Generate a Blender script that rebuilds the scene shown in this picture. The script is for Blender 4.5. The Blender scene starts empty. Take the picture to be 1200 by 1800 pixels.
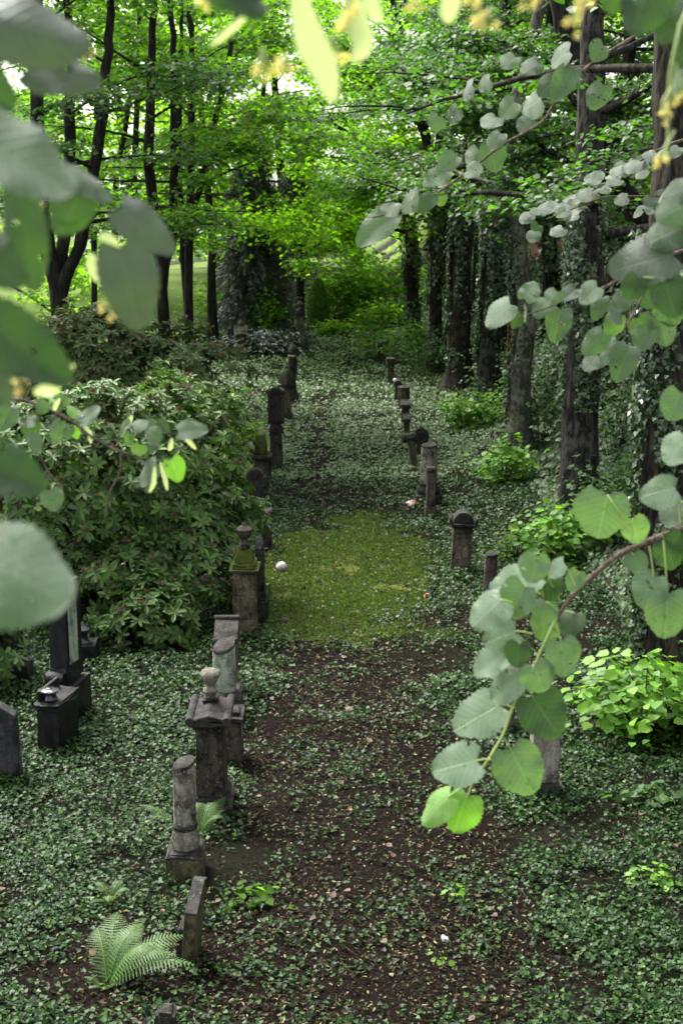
import bpy, bmesh, math, random
import numpy as np
from mathutils import Vector, Matrix
RNG = np.random.default_rng(7)
random.seed(7)
S = bpy.context.scene
COL = S.collection
R = math.radians

# ------------------------------------------------------------------ camera
PITCH, FPX, CAM = R(14.0), 2670.0, np.array((0.0, 0.0, 6.6))
SP, CP = math.sin(PITCH), math.cos(PITCH)
def at(px, py, d):
    """the point seen at photo pixel (px, py) at depth d"""
    u, w = (px - 600) / FPX, (py - 900) / FPX
    return np.array((d * u, d * (CP - w * SP), CAM[2] - d * (SP + w * CP)))
def depth(p): return p[1] * CP - (p[2] - CAM[2]) * SP
def row(p):
    d = depth(p); up = p[1] * SP + (p[2] - CAM[2]) * CP
    return 900 - FPX * up / d
cam = bpy.data.cameras.new('camera'); camo = bpy.data.objects.new('camera', cam); COL.objects.link(camo)
camo.location = CAM; camo.rotation_euler = (R(90) - PITCH, 0, 0)
cam.sensor_fit = 'VERTICAL'; cam.sensor_height = 23.6; cam.lens = 35.0; cam.clip_end = 2000; cam.clip_start = 0.05
cam.dof.use_dof = True; cam.dof.focus_distance = 8.0; cam.dof.aperture_fstop = 4.8
S.camera = camo

# ------------------------------------------------------------------ noise, terrain
_G = np.random.default_rng(99).random((256, 256))
def vn(x, y, s=1.0, seed=0):
    x = np.asarray(x, float) * s + 37.7 * seed; y = np.asarray(y, float) * s + 91.3 * seed
    xi, yi = np.floor(x).astype(int), np.floor(y).astype(int); fx, fy = x - xi, y - yi
    fx, fy = fx * fx * (3 - 2 * fx), fy * fy * (3 - 2 * fy)
    g = lambda a, b: _G[a % 256, b % 256]
    return (g(xi, yi) * (1 - fx) + g(xi + 1, yi) * fx) * (1 - fy) + (g(xi, yi + 1) * (1 - fx) + g(xi + 1, yi + 1) * fx) * fy
def fbm(x, y, s=1.0, seed=0): return (vn(x, y, s, seed) * .5 + vn(x, y, s * 2.1, seed + 1) * .3 + vn(x, y, s * 4.3, seed + 2) * .2)
def sst(a, b, x):
    t = np.clip((np.asarray(x, float) - a) / (b - a), 0, 1); return t * t * (3 - 2 * t)
def tz(x, y):
    x = np.asarray(x, float); y = np.asarray(y, float)
    z = -0.054 * np.minimum(y, 82) + (np.clip(y, 84, 96) - 84) * 0.05 - np.clip(y - 110, 0, 60) * .06
    edge = 5.45 + 0.7 * (vn(y, 0 * y, .13, 5) - .5)
    z = z + sst(-.2, 3.8, x - edge) * 5.0 + sst(3, 9, x - edge) * .9 * (1 - .3 * sst(14, 60, x)) + .25 * sst(3.0, 5.6, x)
    z = z + sst(70, 84, y) * sst(2.0, 8.0, x) * 2.0
    z = z - sst(9, 30, -x) * 2.0 + .028 * np.clip(y - 62, 0, 34)
    return z + (fbm(x, y, .7, 3) - .5) * .14
def ground(px, py, lim=160):
    prev = None
    for d in np.arange(8, lim, .1):
        p = at(px, py, d)
        if p[2] <= float(tz(p[0], p[1])): return p
    return p
def on(x, y, dz=0.0): return np.array((x, y, float(tz(x, y)) + dz))

# ------------------------------------------------------------------ object helpers
def tag(o, label=None, cat=None, group=None, kind=None):
    if label: o['label'] = label
    if cat: o['category'] = cat
    if group: o['group'] = group
    if kind: o['kind'] = kind
    return o
def thing(name, label, cat, loc, rot=(0, 0, 0), group=None):
    o = bpy.data.objects.new(name, None); COL.objects.link(o); o.location = loc; o.rotation_euler = rot
    o.empty_display_size = .1
    return tag(o, label, cat, group)
def link(name, me, mat, parent=None, loc=None):
    o = bpy.data.objects.new(name, me); COL.objects.link(o)
    for m in (mat if isinstance(mat, (list, tuple)) else [mat]): me.materials.append(m)
    if parent is not None: o.parent = parent
    if loc is not None: o.location = loc
    return o
def fmesh(name, V, F, smooth=False, mi=None):
    """fast mesh: V (n,3), F = list of (m,k) int arrays"""
    if not isinstance(F, (list, tuple)): F = [F]
    me = bpy.data.meshes.new(name)
    V = np.ascontiguousarray(V, dtype=np.float32); me.vertices.add(len(V)); me.vertices.foreach_set('co', V.ravel())
    idx = np.concatenate([f.ravel() for f in F]).astype(np.int32)
    tot = np.concatenate([np.full(len(f), f.shape[1]) for f in F]).astype(np.int32)
    st = np.concatenate([[0], np.cumsum(tot)[:-1]]).astype(np.int32)
    me.loops.add(len(idx)); me.loops.foreach_set('vertex_index', idx)
    me.polygons.add(len(tot)); me.polygons.foreach_set('loop_start', st); me.polygons.foreach_set('loop_total', tot)
    if smooth: me.polygons.foreach_set('use_smooth', np.ones(len(tot), bool))
    if mi is not None: me.polygons.foreach_set('material_index', np.asarray(mi, np.int32))
    me.update(calc_edges=True); me.validate()
    return me
class MB:
    """collects raw geometry for ONE mesh"""
    def __init__(s): s.v = []; s.f = {}; s.n = 0
    def add(s, V, *Fs):
        s.v.append(np.asarray(V, float))
        for F in Fs:
            F = np.asarray(F, int)
            if len(F): s.f.setdefault(F.shape[1], []).append(F + s.n)
        s.n += len(V)
    def mesh(s, name, smooth=False): return fmesh(name, np.concatenate(s.v), [np.concatenate(x) for x in s.f.values()], smooth)
    def tube(s, pts, rad, n=7, cap=True, wob=0.0):
        pts = np.asarray(pts, float); k = len(pts); rad = np.broadcast_to(np.asarray(rad, float), (k,))
        t = np.gradient(pts, axis=0); t /= np.linalg.norm(t, axis=1)[:, None] + 1e-9
        ref = np.array((1.0, .13, 0)) if abs(t[0][2]) > .8 else np.array((0, 0, 1.0))
        a = np.cross(t, ref); a /= np.linalg.norm(a, axis=1)[:, None] + 1e-9; b = np.cross(t, a)
        th = np.linspace(0, 2 * np.pi, n, endpoint=False)
        rr = rad[:, None] * (1 + wob * (RNG.random((k, n)) - .5))
        V = pts[:, None] + rr[..., None] * (np.cos(th)[None, :, None] * a[:, None] + np.sin(th)[None, :, None] * b[:, None])
        i = np.arange(k - 1)[:, None] * n; j = np.arange(n)[None]; j2 = (j + 1) % n
        F = np.stack([i + j, i + j2, i + n + j2, i + n + j], -1).reshape(-1, 4)
        V = V.reshape(-1, 3)
        s.add(V, F)
        if cap:
            s.add(V[:n][::-1], [list(range(n))]); s.add(V[-n:], [list(range(n))])

def rotm(nrm, spin):
    """(N,3,3): columns = leaf x axis (length), y axis (width), z axis (normal)"""
    n = nrm / (np.linalg.norm(nrm, axis=1)[:, None] + 1e-9)
    ref = np.where(np.abs(n[:, 2:3]) > .95, np.array([[1.0, 0, 0]]), np.array([[0, 0, 1.0]]))
    a = np.cross(ref, n); a /= np.linalg.norm(a, axis=1)[:, None]; b = np.cross(n, a)
    c, s_ = np.cos(spin)[:, None], np.sin(spin)[:, None]
    x = a * c + b * s_; y = np.cross(n, x)
    return np.stack([x, y, n], -1)
def rotx(xdir, nrm):
    x = xdir / (np.linalg.norm(xdir, axis=1)[:, None] + 1e-9)
    y = np.cross(nrm, x); y /= np.linalg.norm(y, axis=1)[:, None] + 1e-9
    return np.stack([x, y, np.cross(x, y)], -1)
LEAF = {  # verts, faces
 'dia': (np.array([(0, 0, 0), (.45, .36, .05), (1, 0, -.06), (.45, -.36, .05)]), np.array([[0, 3, 2, 1]])),
 'lime': (np.array([(0, 0, 0), (.12, .40, .05), (.6, .38, .05), (1, 0, -.1), (.6, -.38, .05), (.12, -.40, .05)]), np.array([[0, 3, 2, 1], [0, 5, 4, 3]])),
 'needle': (np.array([(0, 0, 0), (.3, .05, .01), (1, 0, -.05), (.3, -.05, .01)]), np.array([[0, 3, 2, 1]])),
 'ivy': (np.array([(0, 0, 0), (-.12, .36, .04), (.22, .52, .06), (.45, .30, .05), (.95, 0, -.06), (.45, -.30, .05), (.22, -.52, .06), (-.12, -.36, .04)]),
         np.array([[0, 4, 3, 2, 1], [0, 7, 6, 5, 4]])),
 'long': (np.array([(0, 0, 0), (.35, .165, .05), (.75, .17, .03), (1, 0, -.10), (.75, -.17, .03), (.35, -.165, .05)]), np.array([[0, 3, 2, 1], [0, 5, 4, 3]])),
}
def scatter(kind, P, M, sc):
    V, F = LEAF[kind]; N, k = len(P), len(V); sc = np.broadcast_to(np.asarray(sc, float), (N,))
    W = P[:, None] + np.einsum('nij,kj->nki', M, V) * sc[:, None, None]
    G = (np.arange(N)[:, None, None] * k + F[None]).reshape(-1, F.shape[1])
    return W.reshape(-1, 3), G
def upn(N, spread, bias=(0, 0, 0)):
    n = RNG.normal(0, spread, (N, 3)); n[:, 2] = np.abs(n[:, 2]) * .3 + 1; return n + np.asarray(bias)

# ------------------------------------------------------------------ materials
def nmat(name):
    m = bpy.data.materials.new(name); m.use_nodes = True; t = m.node_tree; t.nodes.clear()
    o = t.nodes.new('ShaderNodeOutputMaterial'); return m, t, o
def N(t, kind, **kw):
    n = t.nodes.new('ShaderNode' + kind)
    for k, v in kw.items():
        if k in n.inputs.keys() if isinstance(k, str) else False: n.inputs[k].default_value = v
        else: setattr(n, k, v)
    return n
def c4(c): return (c[0], c[1], c[2], 1)
def ramp(t, stops, fac):
    r = t.nodes.new('ShaderNodeValToRGB'); e = r.color_ramp.elements
    while len(e) < len(stops): e.new(.5)
    for x, (p, c) in zip(e, stops): x.position = p; x.color = c4(c) if hasattr(c, '__len__') else (c, c, c, 1)
    t.links.new(fac, r.inputs[0]); return r.outputs[0]
def mixc(t, fac, a, b, mode='MIX'):
    m = t.nodes.new('ShaderNodeMix'); m.data_type = 'RGBA'; m.blend_type = mode
    for s, v in ((0, fac), (6, a), (7, b)):
        if hasattr(v, 'node'): t.links.new(v, m.inputs[s])
        else: m.inputs[s].default_value = v if not hasattr(v, '__len__') else c4(v)
    return m.outputs[2]
def noise(t, scale, detail=4, rough=.55, vec=None, stretch=None):
    n = t.nodes.new('ShaderNodeTexNoise'); n.inputs['Scale'].default_value = scale; n.inputs['Detail'].default_value = detail; n.inputs['Roughness'].default_value = rough
    if vec is None:
        vec = t.nodes.new('ShaderNodeTexCoord').outputs['Object']
    if stretch:
        mp = t.nodes.new('ShaderNodeMapping'); mp.inputs['Scale'].default_value = stretch; t.links.new(vec, mp.inputs[0]); vec = mp.outputs[0]
    t.links.new(vec, n.inputs['Vector']); return n.outputs['Fac']
def bump(t, h, strength=.4, dist=.02):
    b = t.nodes.new('ShaderNodeBump'); b.inputs['Strength'].default_value = strength; b.inputs['Distance'].default_value = dist
    t.links.new(h, b.inputs['Height']); return b.outputs[0]
def leafmat(name, cols, trans=.35, tcol=None, rough=.4, spec=.5):
    """leaf: each leaf (mesh island) takes its own colour from the ramp"""
    m, t, o = nmat(name)
    g = t.nodes.new('ShaderNodeNewGeometry')
    c = ramp(t, [(i / max(1, len(cols) - 1), x) for i, x in enumerate(cols)], g.outputs['Random Per Island'])
    p = t.nodes.new('ShaderNodeBsdfPrincipled'); t.links.new(c, p.inputs['Base Color'])
    p.inputs['Roughness'].default_value = rough; p.inputs['Specular IOR Level'].default_value = spec
    tr = t.nodes.new('ShaderNodeBsdfTranslucent')
    tc = mixc(t, 1.0, c, tcol or (1.6, 1.9, .7), 'MULTIPLY'); t.links.new(tc, tr.inputs[0])
    mx = t.nodes.new('ShaderNodeMixShader'); mx.inputs[0].default_value = trans
    t.links.new(p.outputs[0], mx.inputs[1]); t.links.new(tr.outputs[0], mx.inputs[2]); t.links.new(mx.outputs[0], o.inputs[0])
    return m
def stone(name, light, dark, streak=.5, moss=0.0, mosscol=(.06, .09, .012), rough=.85, crust=None, zc=0.0):
    """weathered stone: blotches and soot streaks run down it; crust = height above which the old black crust lies"""
    m, t, o = nmat(name)
    tc = t.nodes.new('ShaderNodeTexCoord').outputs['Object']
    a = noise(t, 11, 6, .68, tc, (1, 1, .16)); b = noise(t, 4.2, 6, .68, tc); gr = noise(t, 75, 4, .7, tc)
    f = ramp(t, [(.5 - .22 * (1 - streak) - .1, 0), (.62, 1)], a)
    col = mixc(t, f, dark, light)
    col = mixc(t, ramp(t, [(.46, 0), (.60, .9)], b), col, tuple(x * .4 for x in dark))
    col = mixc(t, .35, col, mixc(t, gr, (.35, .35, .35), (1.25, 1.2, 1.15)), 'MULTIPLY') if False else mixc(t, 1.0, col, ramp(t, [(.32, .55), (.5, .95), (.68, 1.35)], gr), 'MULTIPLY')
    if crust is not None:
        sx = t.nodes.new('ShaderNodeSeparateXYZ'); t.links.new(tc, sx.inputs[0])
        ad = t.nodes.new('ShaderNodeMath'); ad.operation = 'MULTIPLY_ADD'; t.links.new(a, ad.inputs[0]); ad.inputs[1].default_value = .9; t.links.new(sx.outputs[2], ad.inputs[2])
        col = mixc(t, ramp(t, [(0, 0), (.5, 0), (.56, 1)], ramp_in(t, ad.outputs[0], crust, zc)), col, tuple(x * .35 for x in dark))
    if moss > 0:
        g = t.nodes.new('ShaderNodeNewGeometry'); sx = t.nodes.new('ShaderNodeSeparateXYZ'); t.links.new(g.outputs['Normal'], sx.inputs[0])
        mm = t.nodes.new('ShaderNodeMath'); mm.operation = 'MULTIPLY_ADD'; t.links.new(sx.outputs[2], mm.inputs[0]); mm.inputs[1].default_value = .32; t.links.new(b, mm.inputs[2])
        col = mixc(t, ramp(t, [(.95 - moss * .6, 0), (1.05 - moss * .6, 1)], mm.outputs[0]), col, mixc(t, gr, tuple(x * .6 for x in mosscol), tuple(x * 1.3 for x in mosscol)))
    if rough > .5: col = mixc(t, 1.0, col, (.70, .74, .68), 'MULTIPLY'); col = mixc(t, ramp(t, [(.62, 0), (.66, .65)], noise(t, 26, 3, .6, tc)), col, tuple(min(.34, x * 1.5 + .03) for x in light))
    p = t.nodes.new('ShaderNodeBsdfPrincipled'); t.links.new(col, p.inputs['Base Color']); p.inputs['Roughness'].default_value = rough; p.inputs['Specular IOR Level'].default_value = .16 if rough > .5 else .22
    h = t.nodes.new('ShaderNodeMath'); h.operation = 'ADD'; t.links.new(gr, h.inputs[0]); t.links.new(a, h.inputs[1])
    t.links.new(bump(t, h.outputs[0], .8, .016), p.inputs['Normal']); t.links.new(p.outputs[0], o.inputs[0])
    return m
def ramp_in(t, val, lo, off):
    s = t.nodes.new('ShaderNodeMath'); s.operation = 'SUBTRACT'; t.links.new(val, s.inputs[0]); s.inputs[1].default_value = lo - .05; return s.outputs[0]
def plain(name, col, rough=.5, var=.25, scale=20, spec=.5, metallic=0):
    m, t, o = nmat(name); n = noise(t, scale, 4)
    c = mixc(t, n, tuple(x * (1 - var) for x in col), tuple(x * (1 + var) for x in col))
    p = t.nodes.new('ShaderNodeBsdfPrincipled'); t.links.new(c, p.inputs['Base Color']); p.inputs['Roughness'].default_value = rough
    p.inputs['Specular IOR Level'].default_value = spec; p.inputs['Metallic'].default_value = metallic
    t.links.new(bump(t, n, .2, .005), p.inputs['Normal']); t.links.new(p.outputs[0], o.inputs[0]); return m
def bark(name, dark, light, scale=13, lichen=None):
    m, t, o = nmat(name); tc = t.nodes.new('ShaderNodeTexCoord').outputs['Object']
    a = noise(t, scale, 6, .65, tc, (1, 1, .10)); b = noise(t, 2.2, 4, .6, tc)
    c = mixc(t, ramp(t, [(.42, 0), (.56, 1)], a), dark, light); c = mixc(t, ramp(t, [(.44, 0), (.62, .8)], b), c, tuple(x * 1.6 for x in dark))
    if lichen: c = mixc(t, ramp(t, [(.48, 0), (.60, 1)], b), c, lichen)
    p = t.nodes.new('ShaderNodeBsdfPrincipled'); t.links.new(c, p.inputs['Base Color']); p.inputs['Roughness'].default_value = .95; p.inputs['Specular IOR Level'].default_value = .12
    t.links.new(bump(t, a, 1.0, .06), p.inputs['Normal']); t.links.new(p.outputs[0], o.inputs[0]); return m

# ------------------------------------------------------------------ light
EXPOSURE = 1.95
W = bpy.data.worlds.new('World'); S.world = W; W.use_nodes = True
wt = W.node_tree; wt.nodes.clear()
SUN_EL, SUN_AZ = R(52), R(-35)      # azimuth from +Y towards +X
sky = wt.nodes.new('ShaderNodeTexSky'); sky.sky_type = 'NISHITA'; sky.sun_disc = False
sky.sun_elevation = SUN_EL; sky.sun_rotation = SUN_AZ; sky.dust_density = 4.0; sky.air_density = 1.2
wtc = wt.nodes.new('ShaderNodeTexCoord'); sxyz = wt.nodes.new('ShaderNodeSeparateXYZ'); wt.links.new(wtc.outputs['Generated'], sxyz.inputs[0])
mx = wt.nodes.new('ShaderNodeMath'); mx.operation = 'MAXIMUM'; mx.inputs[1].default_value = .06; wt.links.new(sxyz.outputs[2], mx.inputs[0])
cx = wt.nodes.new('ShaderNodeCombineXYZ'); wt.links.new(sxyz.outputs[0], cx.inputs[0]); wt.links.new(sxyz.outputs[1], cx.inputs[1]); wt.links.new(mx.outputs[0], cx.inputs[2])
wt.links.new(cx.outputs[0], sky.inputs[0])
hs = wt.nodes.new('ShaderNodeHueSaturation'); hs.inputs['Saturation'].default_value = .25; wt.links.new(sky.outputs[0], hs.inputs['Color'])
bg = wt.nodes.new('ShaderNodeBackground'); bg.inputs[1].default_value = .15; wt.links.new(hs.outputs[0], bg.inputs[0])
wo = wt.nodes.new('ShaderNodeOutputWorld'); wt.links.new(bg.outputs[0], wo.inputs[0])
sl = bpy.data.lights.new('sun', 'SUN'); sl.energy = 2.8; sl.angle = R(24); sl.color = (1, .96, .88)
so = bpy.data.objects.new('sun', sl); COL.objects.link(so); so.location = (0, 0, 40)
sd = Vector((math.sin(SUN_AZ) * math.cos(SUN_EL), math.cos(SUN_AZ) * math.cos(SUN_EL), math.sin(SUN_EL)))
so.rotation_euler = sd.to_track_quat('Z', 'Y').to_euler()
S.view_settings.view_transform = 'Standard'; S.view_settings.look = 'None'; S.view_settings.exposure = EXPOSURE; S.view_settings.gamma = 1
S.render.engine = 'CYCLES'; S.cycles.max_bounces = 7; S.cycles.diffuse_bounces = 4; S.cycles.transmission_bounces = 4; S.cycles.transparent_max_bounces = 8
S.cycles.use_denoising = True
# ------------------------------------------------------------------ ground sheet
def axis(segs):
    out = [segs[0][0]]
    for a, b, s in segs:
        n = max(1, int(round((b - a) / s))); out += list(np.linspace(a, b, n + 1)[1:])
    return np.array(out)
def moss_mask(x, y):
    r = np.sqrt(((x - .10 - .02 * (y - 28)) / 1.7) ** 2 + ((y - 28.3) / 5.2) ** 2)
    return sst(1.25, .62, r + (fbm(x, y, .8, 11) - .5) * 1.0 + (fbm(x, y, 3.0, 13) - .5) * .55)
def soil_mask(x, y):
    """bare brown path soil"""
    n = fbm(x, y, .55, 21) - .5; n2 = fbm(x, y, 1.9, 25) - .5
    near = sst(1.9, .5, np.abs(x - .22 - .02 * (15 - y)) + n * 1.9 + n2 * 1.3 + (fbm(x, y, 4.5, 27) - .5) * .7) * sst(27, 22.5, y)
    track = sst(.55, .1, np.abs(x + .75 - (y - 34) * .022 + .3 * np.sin(y * .16)) + n * 1.2 + n2 * .5) * sst(27, 33, y)
    rim = sst(.75, .2, np.abs(y - 35.5 - n * 3) / 3.2 + np.abs(x - .3) / 5.5) * .5
    rside = sst(1.1, .4, np.abs(x - 3.1) / 1.6 + np.abs(y - 23) / 5 + n * 1.4) * .75
    ls = sst(.9, .3, np.hypot((x + 2.2) / 1.3, (y - 12.2) / 1.6) + n) * .6
    lm = sst(1.1, .5, np.hypot((x + 1.95) / .7, (y - 28.5) / 3.2) + n) * .8
    return np.clip(np.maximum.reduce([near, track * .55, rim, rside, ls, lm]), 0, 1) * (1 - moss_mask(x, y))
def grass_mask(x, y):
    return np.clip(sst(1.0, .5, np.hypot((x + 3.0) / 1.1, (y - 43) / 7) + (fbm(x, y, .6, 31) - .5)) + sst(82, 92, y) * sst(.45, .6, fbm(x, y, .1, 33)) + sst(46, 60, y) * sst(-5, -9, x) * .8, 0, 1)
gx = axis([(-160, -30, 12), (-30, -9, 1.0), (-9, -4.5, .25), (-4.5, 4.5, .1), (4.5, 12, .25), (12, 40, 1.2), (40, 180, 14)])
gy = axis([(-12, 9, 1.5), (9, 36, .12), (36, 100, .4), (100, 160, 2.5), (160, 420, 20)])
X, Y = np.meshgrid(gx, gy); Z = tz(X, Y) + (fbm(X, Y, 3.1, 41) - .62) * .03 * (np.abs(X) < 9)
nx, ny = len(gx), len(gy); i = np.arange(ny - 1)[:, None] * nx + np.arange(nx - 1)[None]
me = fmesh('ground', np.stack([X, Y, Z], -1).reshape(-1, 3), np.stack([i, i + 1, i + nx + 1, i + nx], -1).reshape(-1, 4), True)
for nm, fn in (('moss', moss_mask), ('soil', soil_mask), ('grass', grass_mask)):
    a = me.attributes.new(nm, 'FLOAT', 'POINT'); a.data.foreach_set('value', fn(X, Y).ravel().astype(np.float32))
m, t, o = nmat('earth')
def attr(t, n):
    a = t.nodes.new('ShaderNodeAttribute'); a.attribute_name = n; return a.outputs['Fac']
tc = t.nodes.new('ShaderNodeTexCoord').outputs['Object']
n1, n2, n3 = noise(t, 26, 5, .7, tc), noise(t, 4, 4, .6, tc), noise(t, 110, 3, .7, tc)
soil = ramp(t, [(.3, (.002, .0015, .0012)), (.5, (.006, .004, .003)), (.66, (.016, .0105, .007)), (.8, (.04, .026, .017))], n1)
soil = mixc(t, ramp(t, [(.45, 0), (.65, .6)], n2), soil, (.008, .0055, .0045))
ivyg = ramp(t, [(.3, (.003, .004, .002)), (.6, (.010, .014, .006)), (.8, (.03, .04, .012))], n1)
mossc = ramp(t, [(.25, (.05, .065, .014)), (.5, (.10, .13, .026)), (.75, (.17, .20, .05))], n3)
mossc = mixc(t, ramp(t, [(.42, 0), (.68, .7)], n2), mossc, ramp(t, [(.3, (.025, .03, .008)), (.7, (.08, .095, .022))], n1))
grassc = ramp(t, [(.3, (.05, .08, .015)), (.7, (.10, .14, .035))], n1)
col = mixc(t, ramp(t, [(.15, 0), (.5, 1)], attr(t, 'soil')), mixc(t, .55, ivyg, soil), soil)
col = mixc(t, ramp(t, [(.3, 0), (.62, 1)], attr(t, 'moss')), col, mossc)
col = mixc(t, ramp(t, [(.2, 0), (.7, 1)], attr(t, 'grass')), col, grassc)
p = t.nodes.new('ShaderNodeBsdfPrincipled'); t.links.new(col, p.inputs['Base Color']); p.inputs['Roughness'].default_value = .9; p.inputs['Specular IOR Level'].default_value = .04
ad = t.nodes.new('ShaderNodeMath'); ad.operation = 'ADD'; t.links.new(n1, ad.inputs[0]); t.links.new(n3, ad.inputs[1])
t.links.new(bump(t, ad.outputs[0], .8, .03), p.inputs['Normal']); t.links.new(p.outputs[0], o.inputs[0])
tag(link('ground', me, m), kind='structure')

# ------------------------------------------------------------------ ivy carpet, moss tufts, litter
def ivy_density(x, y):
    n = fbm(x, y, .9, 51); n2 = fbm(x, y, 2.6, 55)
    d = .62 + (n - .5) * 1.9 + (n2 - .5) * 1.1
    d = np.clip(d, .03, 1)
    s = soil_mask(x, y)
    d = d * (1 - sst(.08, .6, s) * (.50 + .44 * sst(.62, .42, fbm(x, y, 2.6, 58)) * sst(9.5, 12.5, y + 0 * x))) * (1 - .95 * sst(.25, .8, moss_mask(x, y) + (fbm(x, y, 3.5, 59) - .5) * .5)) * (1 - .75 * grass_mask(x, y))
    return d
def zone(x0, x1, y0, y1, n):
    x = RNG.uniform(x0, x1, n); y = RNG.uniform(y0, y1, n)
    k = RNG.random(n) < ivy_density(x, y); x, y = x[k], y[k]
    w = (x / np.maximum(y, 1)); k = (np.abs(w) < .30) | ((np.abs(w) < .46) & (RNG.random(len(x)) < .75))
    return x[k], y[k]
def carpet(name, zones, kind, mat, label):
    Vs, Fs, n0 = [], [], 0
    for (x0, x1, y0, y1, n, s0, s1, h) in zones:
        x, y = zone(x0, x1, y0, y1, n); k = len(x)
        hh = h * RNG.random(k) ** 1.3 * (.45 + 1.1 * fbm(x, y, 1.3, 61)) * (1 - .6 * soil_mask(x, y))
        P = np.stack([x, y, tz(x, y) + .012 + hh], -1)
        nr = upn(k, .42); M = rotm(nr, RNG.uniform(0, 6.28, k))
        V, F = scatter(kind, P, M, RNG.uniform(s0, s1, k)); Vs.append(V); Fs.append(F + n0); n0 += len(V)
    return tag(link(name, fmesh(name, np.concatenate(Vs), np.concatenate(Fs)), mat), label, 'ground ivy', kind='stuff')
IVYM = leafmat('ivy_leaf', [(.003, .009, .003), (.006, .019, .004), (.012, .038, .006), (.021, .060, .010), (.008, .024, .006), (.016, .048, .009), (.050, .11, .018)], .2, (1.3, 1.7, .5), .44, .12)
carpet('ground_ivy', [(-6.4, 5.6, 10.2, 18, 150000, .026, .058, .12), (-9.0, 6.5, 18, 26, 125000, .034, .066, .13), (-11, 7.6, 26, 38, 125000, .042, .078, .12)], 'ivy', IVYM,
       'dense low dark green ivy carpeting the ground along the path')
IVYF = leafmat('far_ivy_leaf', [(.045, .075, .035), (.06, .10, .04), (.08, .13, .048), (.07, .115, .055), (.11, .17, .055)], .2, (1.3, 1.7, .5), .5, .25)
carpet('ground_cover', [(-9, 7.5, 38, 55, 90000, .07, .12, .12), (-14, 9, 55, 92, 100000, .10, .17, .14)], 'dia', IVYF, 'small leaved green ground cover rising along the far half of the path')
def banks():
    Vs, Fs, n0 = [], [], 0
    for (x0, x1, y0, y1, n, s0, s1) in [(4.6, 13, 15, 36, 75000, .06, .12), (5.0, 20, 36, 92, 80000, .11, .22)]:
        x = RNG.uniform(x0, x1, n); y = RNG.uniform(y0, y1, n); k = (np.abs(x / y) < .34) & (RNG.random(n) < fbm(x, y, .5, 71) * 1.9 - .05); x, y = x[k], y[k]
        h = (RNG.random(len(x)) ** 1.4) * (.25 + 1.9 * sst(4.8, 6.5, x) * sst(.42, .8, fbm(x, y, .4, 75)))
        P = np.stack([x, y, tz(x, y) + h], -1); nr = upn(len(x), .5, (-1.1, -.4, 0))
        V, F = scatter('lime', P, rotm(nr, RNG.uniform(0, 6.28, len(x))), RNG.uniform(s0, s1, len(x))); Vs.append(V); Fs.append(F + n0); n0 += len(V)
    tag(link('bank_undergrowth', fmesh('bank_undergrowth', np.concatenate(Vs), np.concatenate(Fs)), leafmat('undergrowth_leaf', [(.012, .026, .010), (.020, .042, .013), (.030, .062, .016), (.048, .098, .024)], .2, (1.3, 1.7, .5), .5, .2)),
        'dark ivy and undergrowth covering the steep bank behind the trees', 'undergrowth', kind='stuff')
banks()
def moss_tufts():
    n = 150000; x = RNG.uniform(-2.2, 2.6, n); y = RNG.uniform(22.5, 34, n); k = RNG.random(n) < moss_mask(x, y) * sst(.20, .45, fbm(x, y, 1.5, 81)) * (.45 + .8 * fbm(x, y, 4.5, 85)); x, y = x[k], y[k]; k = len(x)
    P = np.stack([x, y, tz(x, y) + .005], -1); M = rotx(upn(k, .55), RNG.normal(0, 1, (k, 3)))
    V, F = scatter('dia', P, M, RNG.uniform(.02, .06, k) * (.5 + fbm(x, y, 3.3, 83)))
    tag(link('moss_tufts', fmesh('moss_tufts', V, F), leafmat('moss', [(.045, .08, .016), (.07, .125, .020), (.10, .17, .026), (.15, .21, .045), (.08, .095, .033), (.06, .05, .025)], .2, (1.2, 1.5, .4), .7, .2)), 'soft yellow green moss covering the path around the white ball', 'moss', kind='stuff')
moss_tufts()
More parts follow.
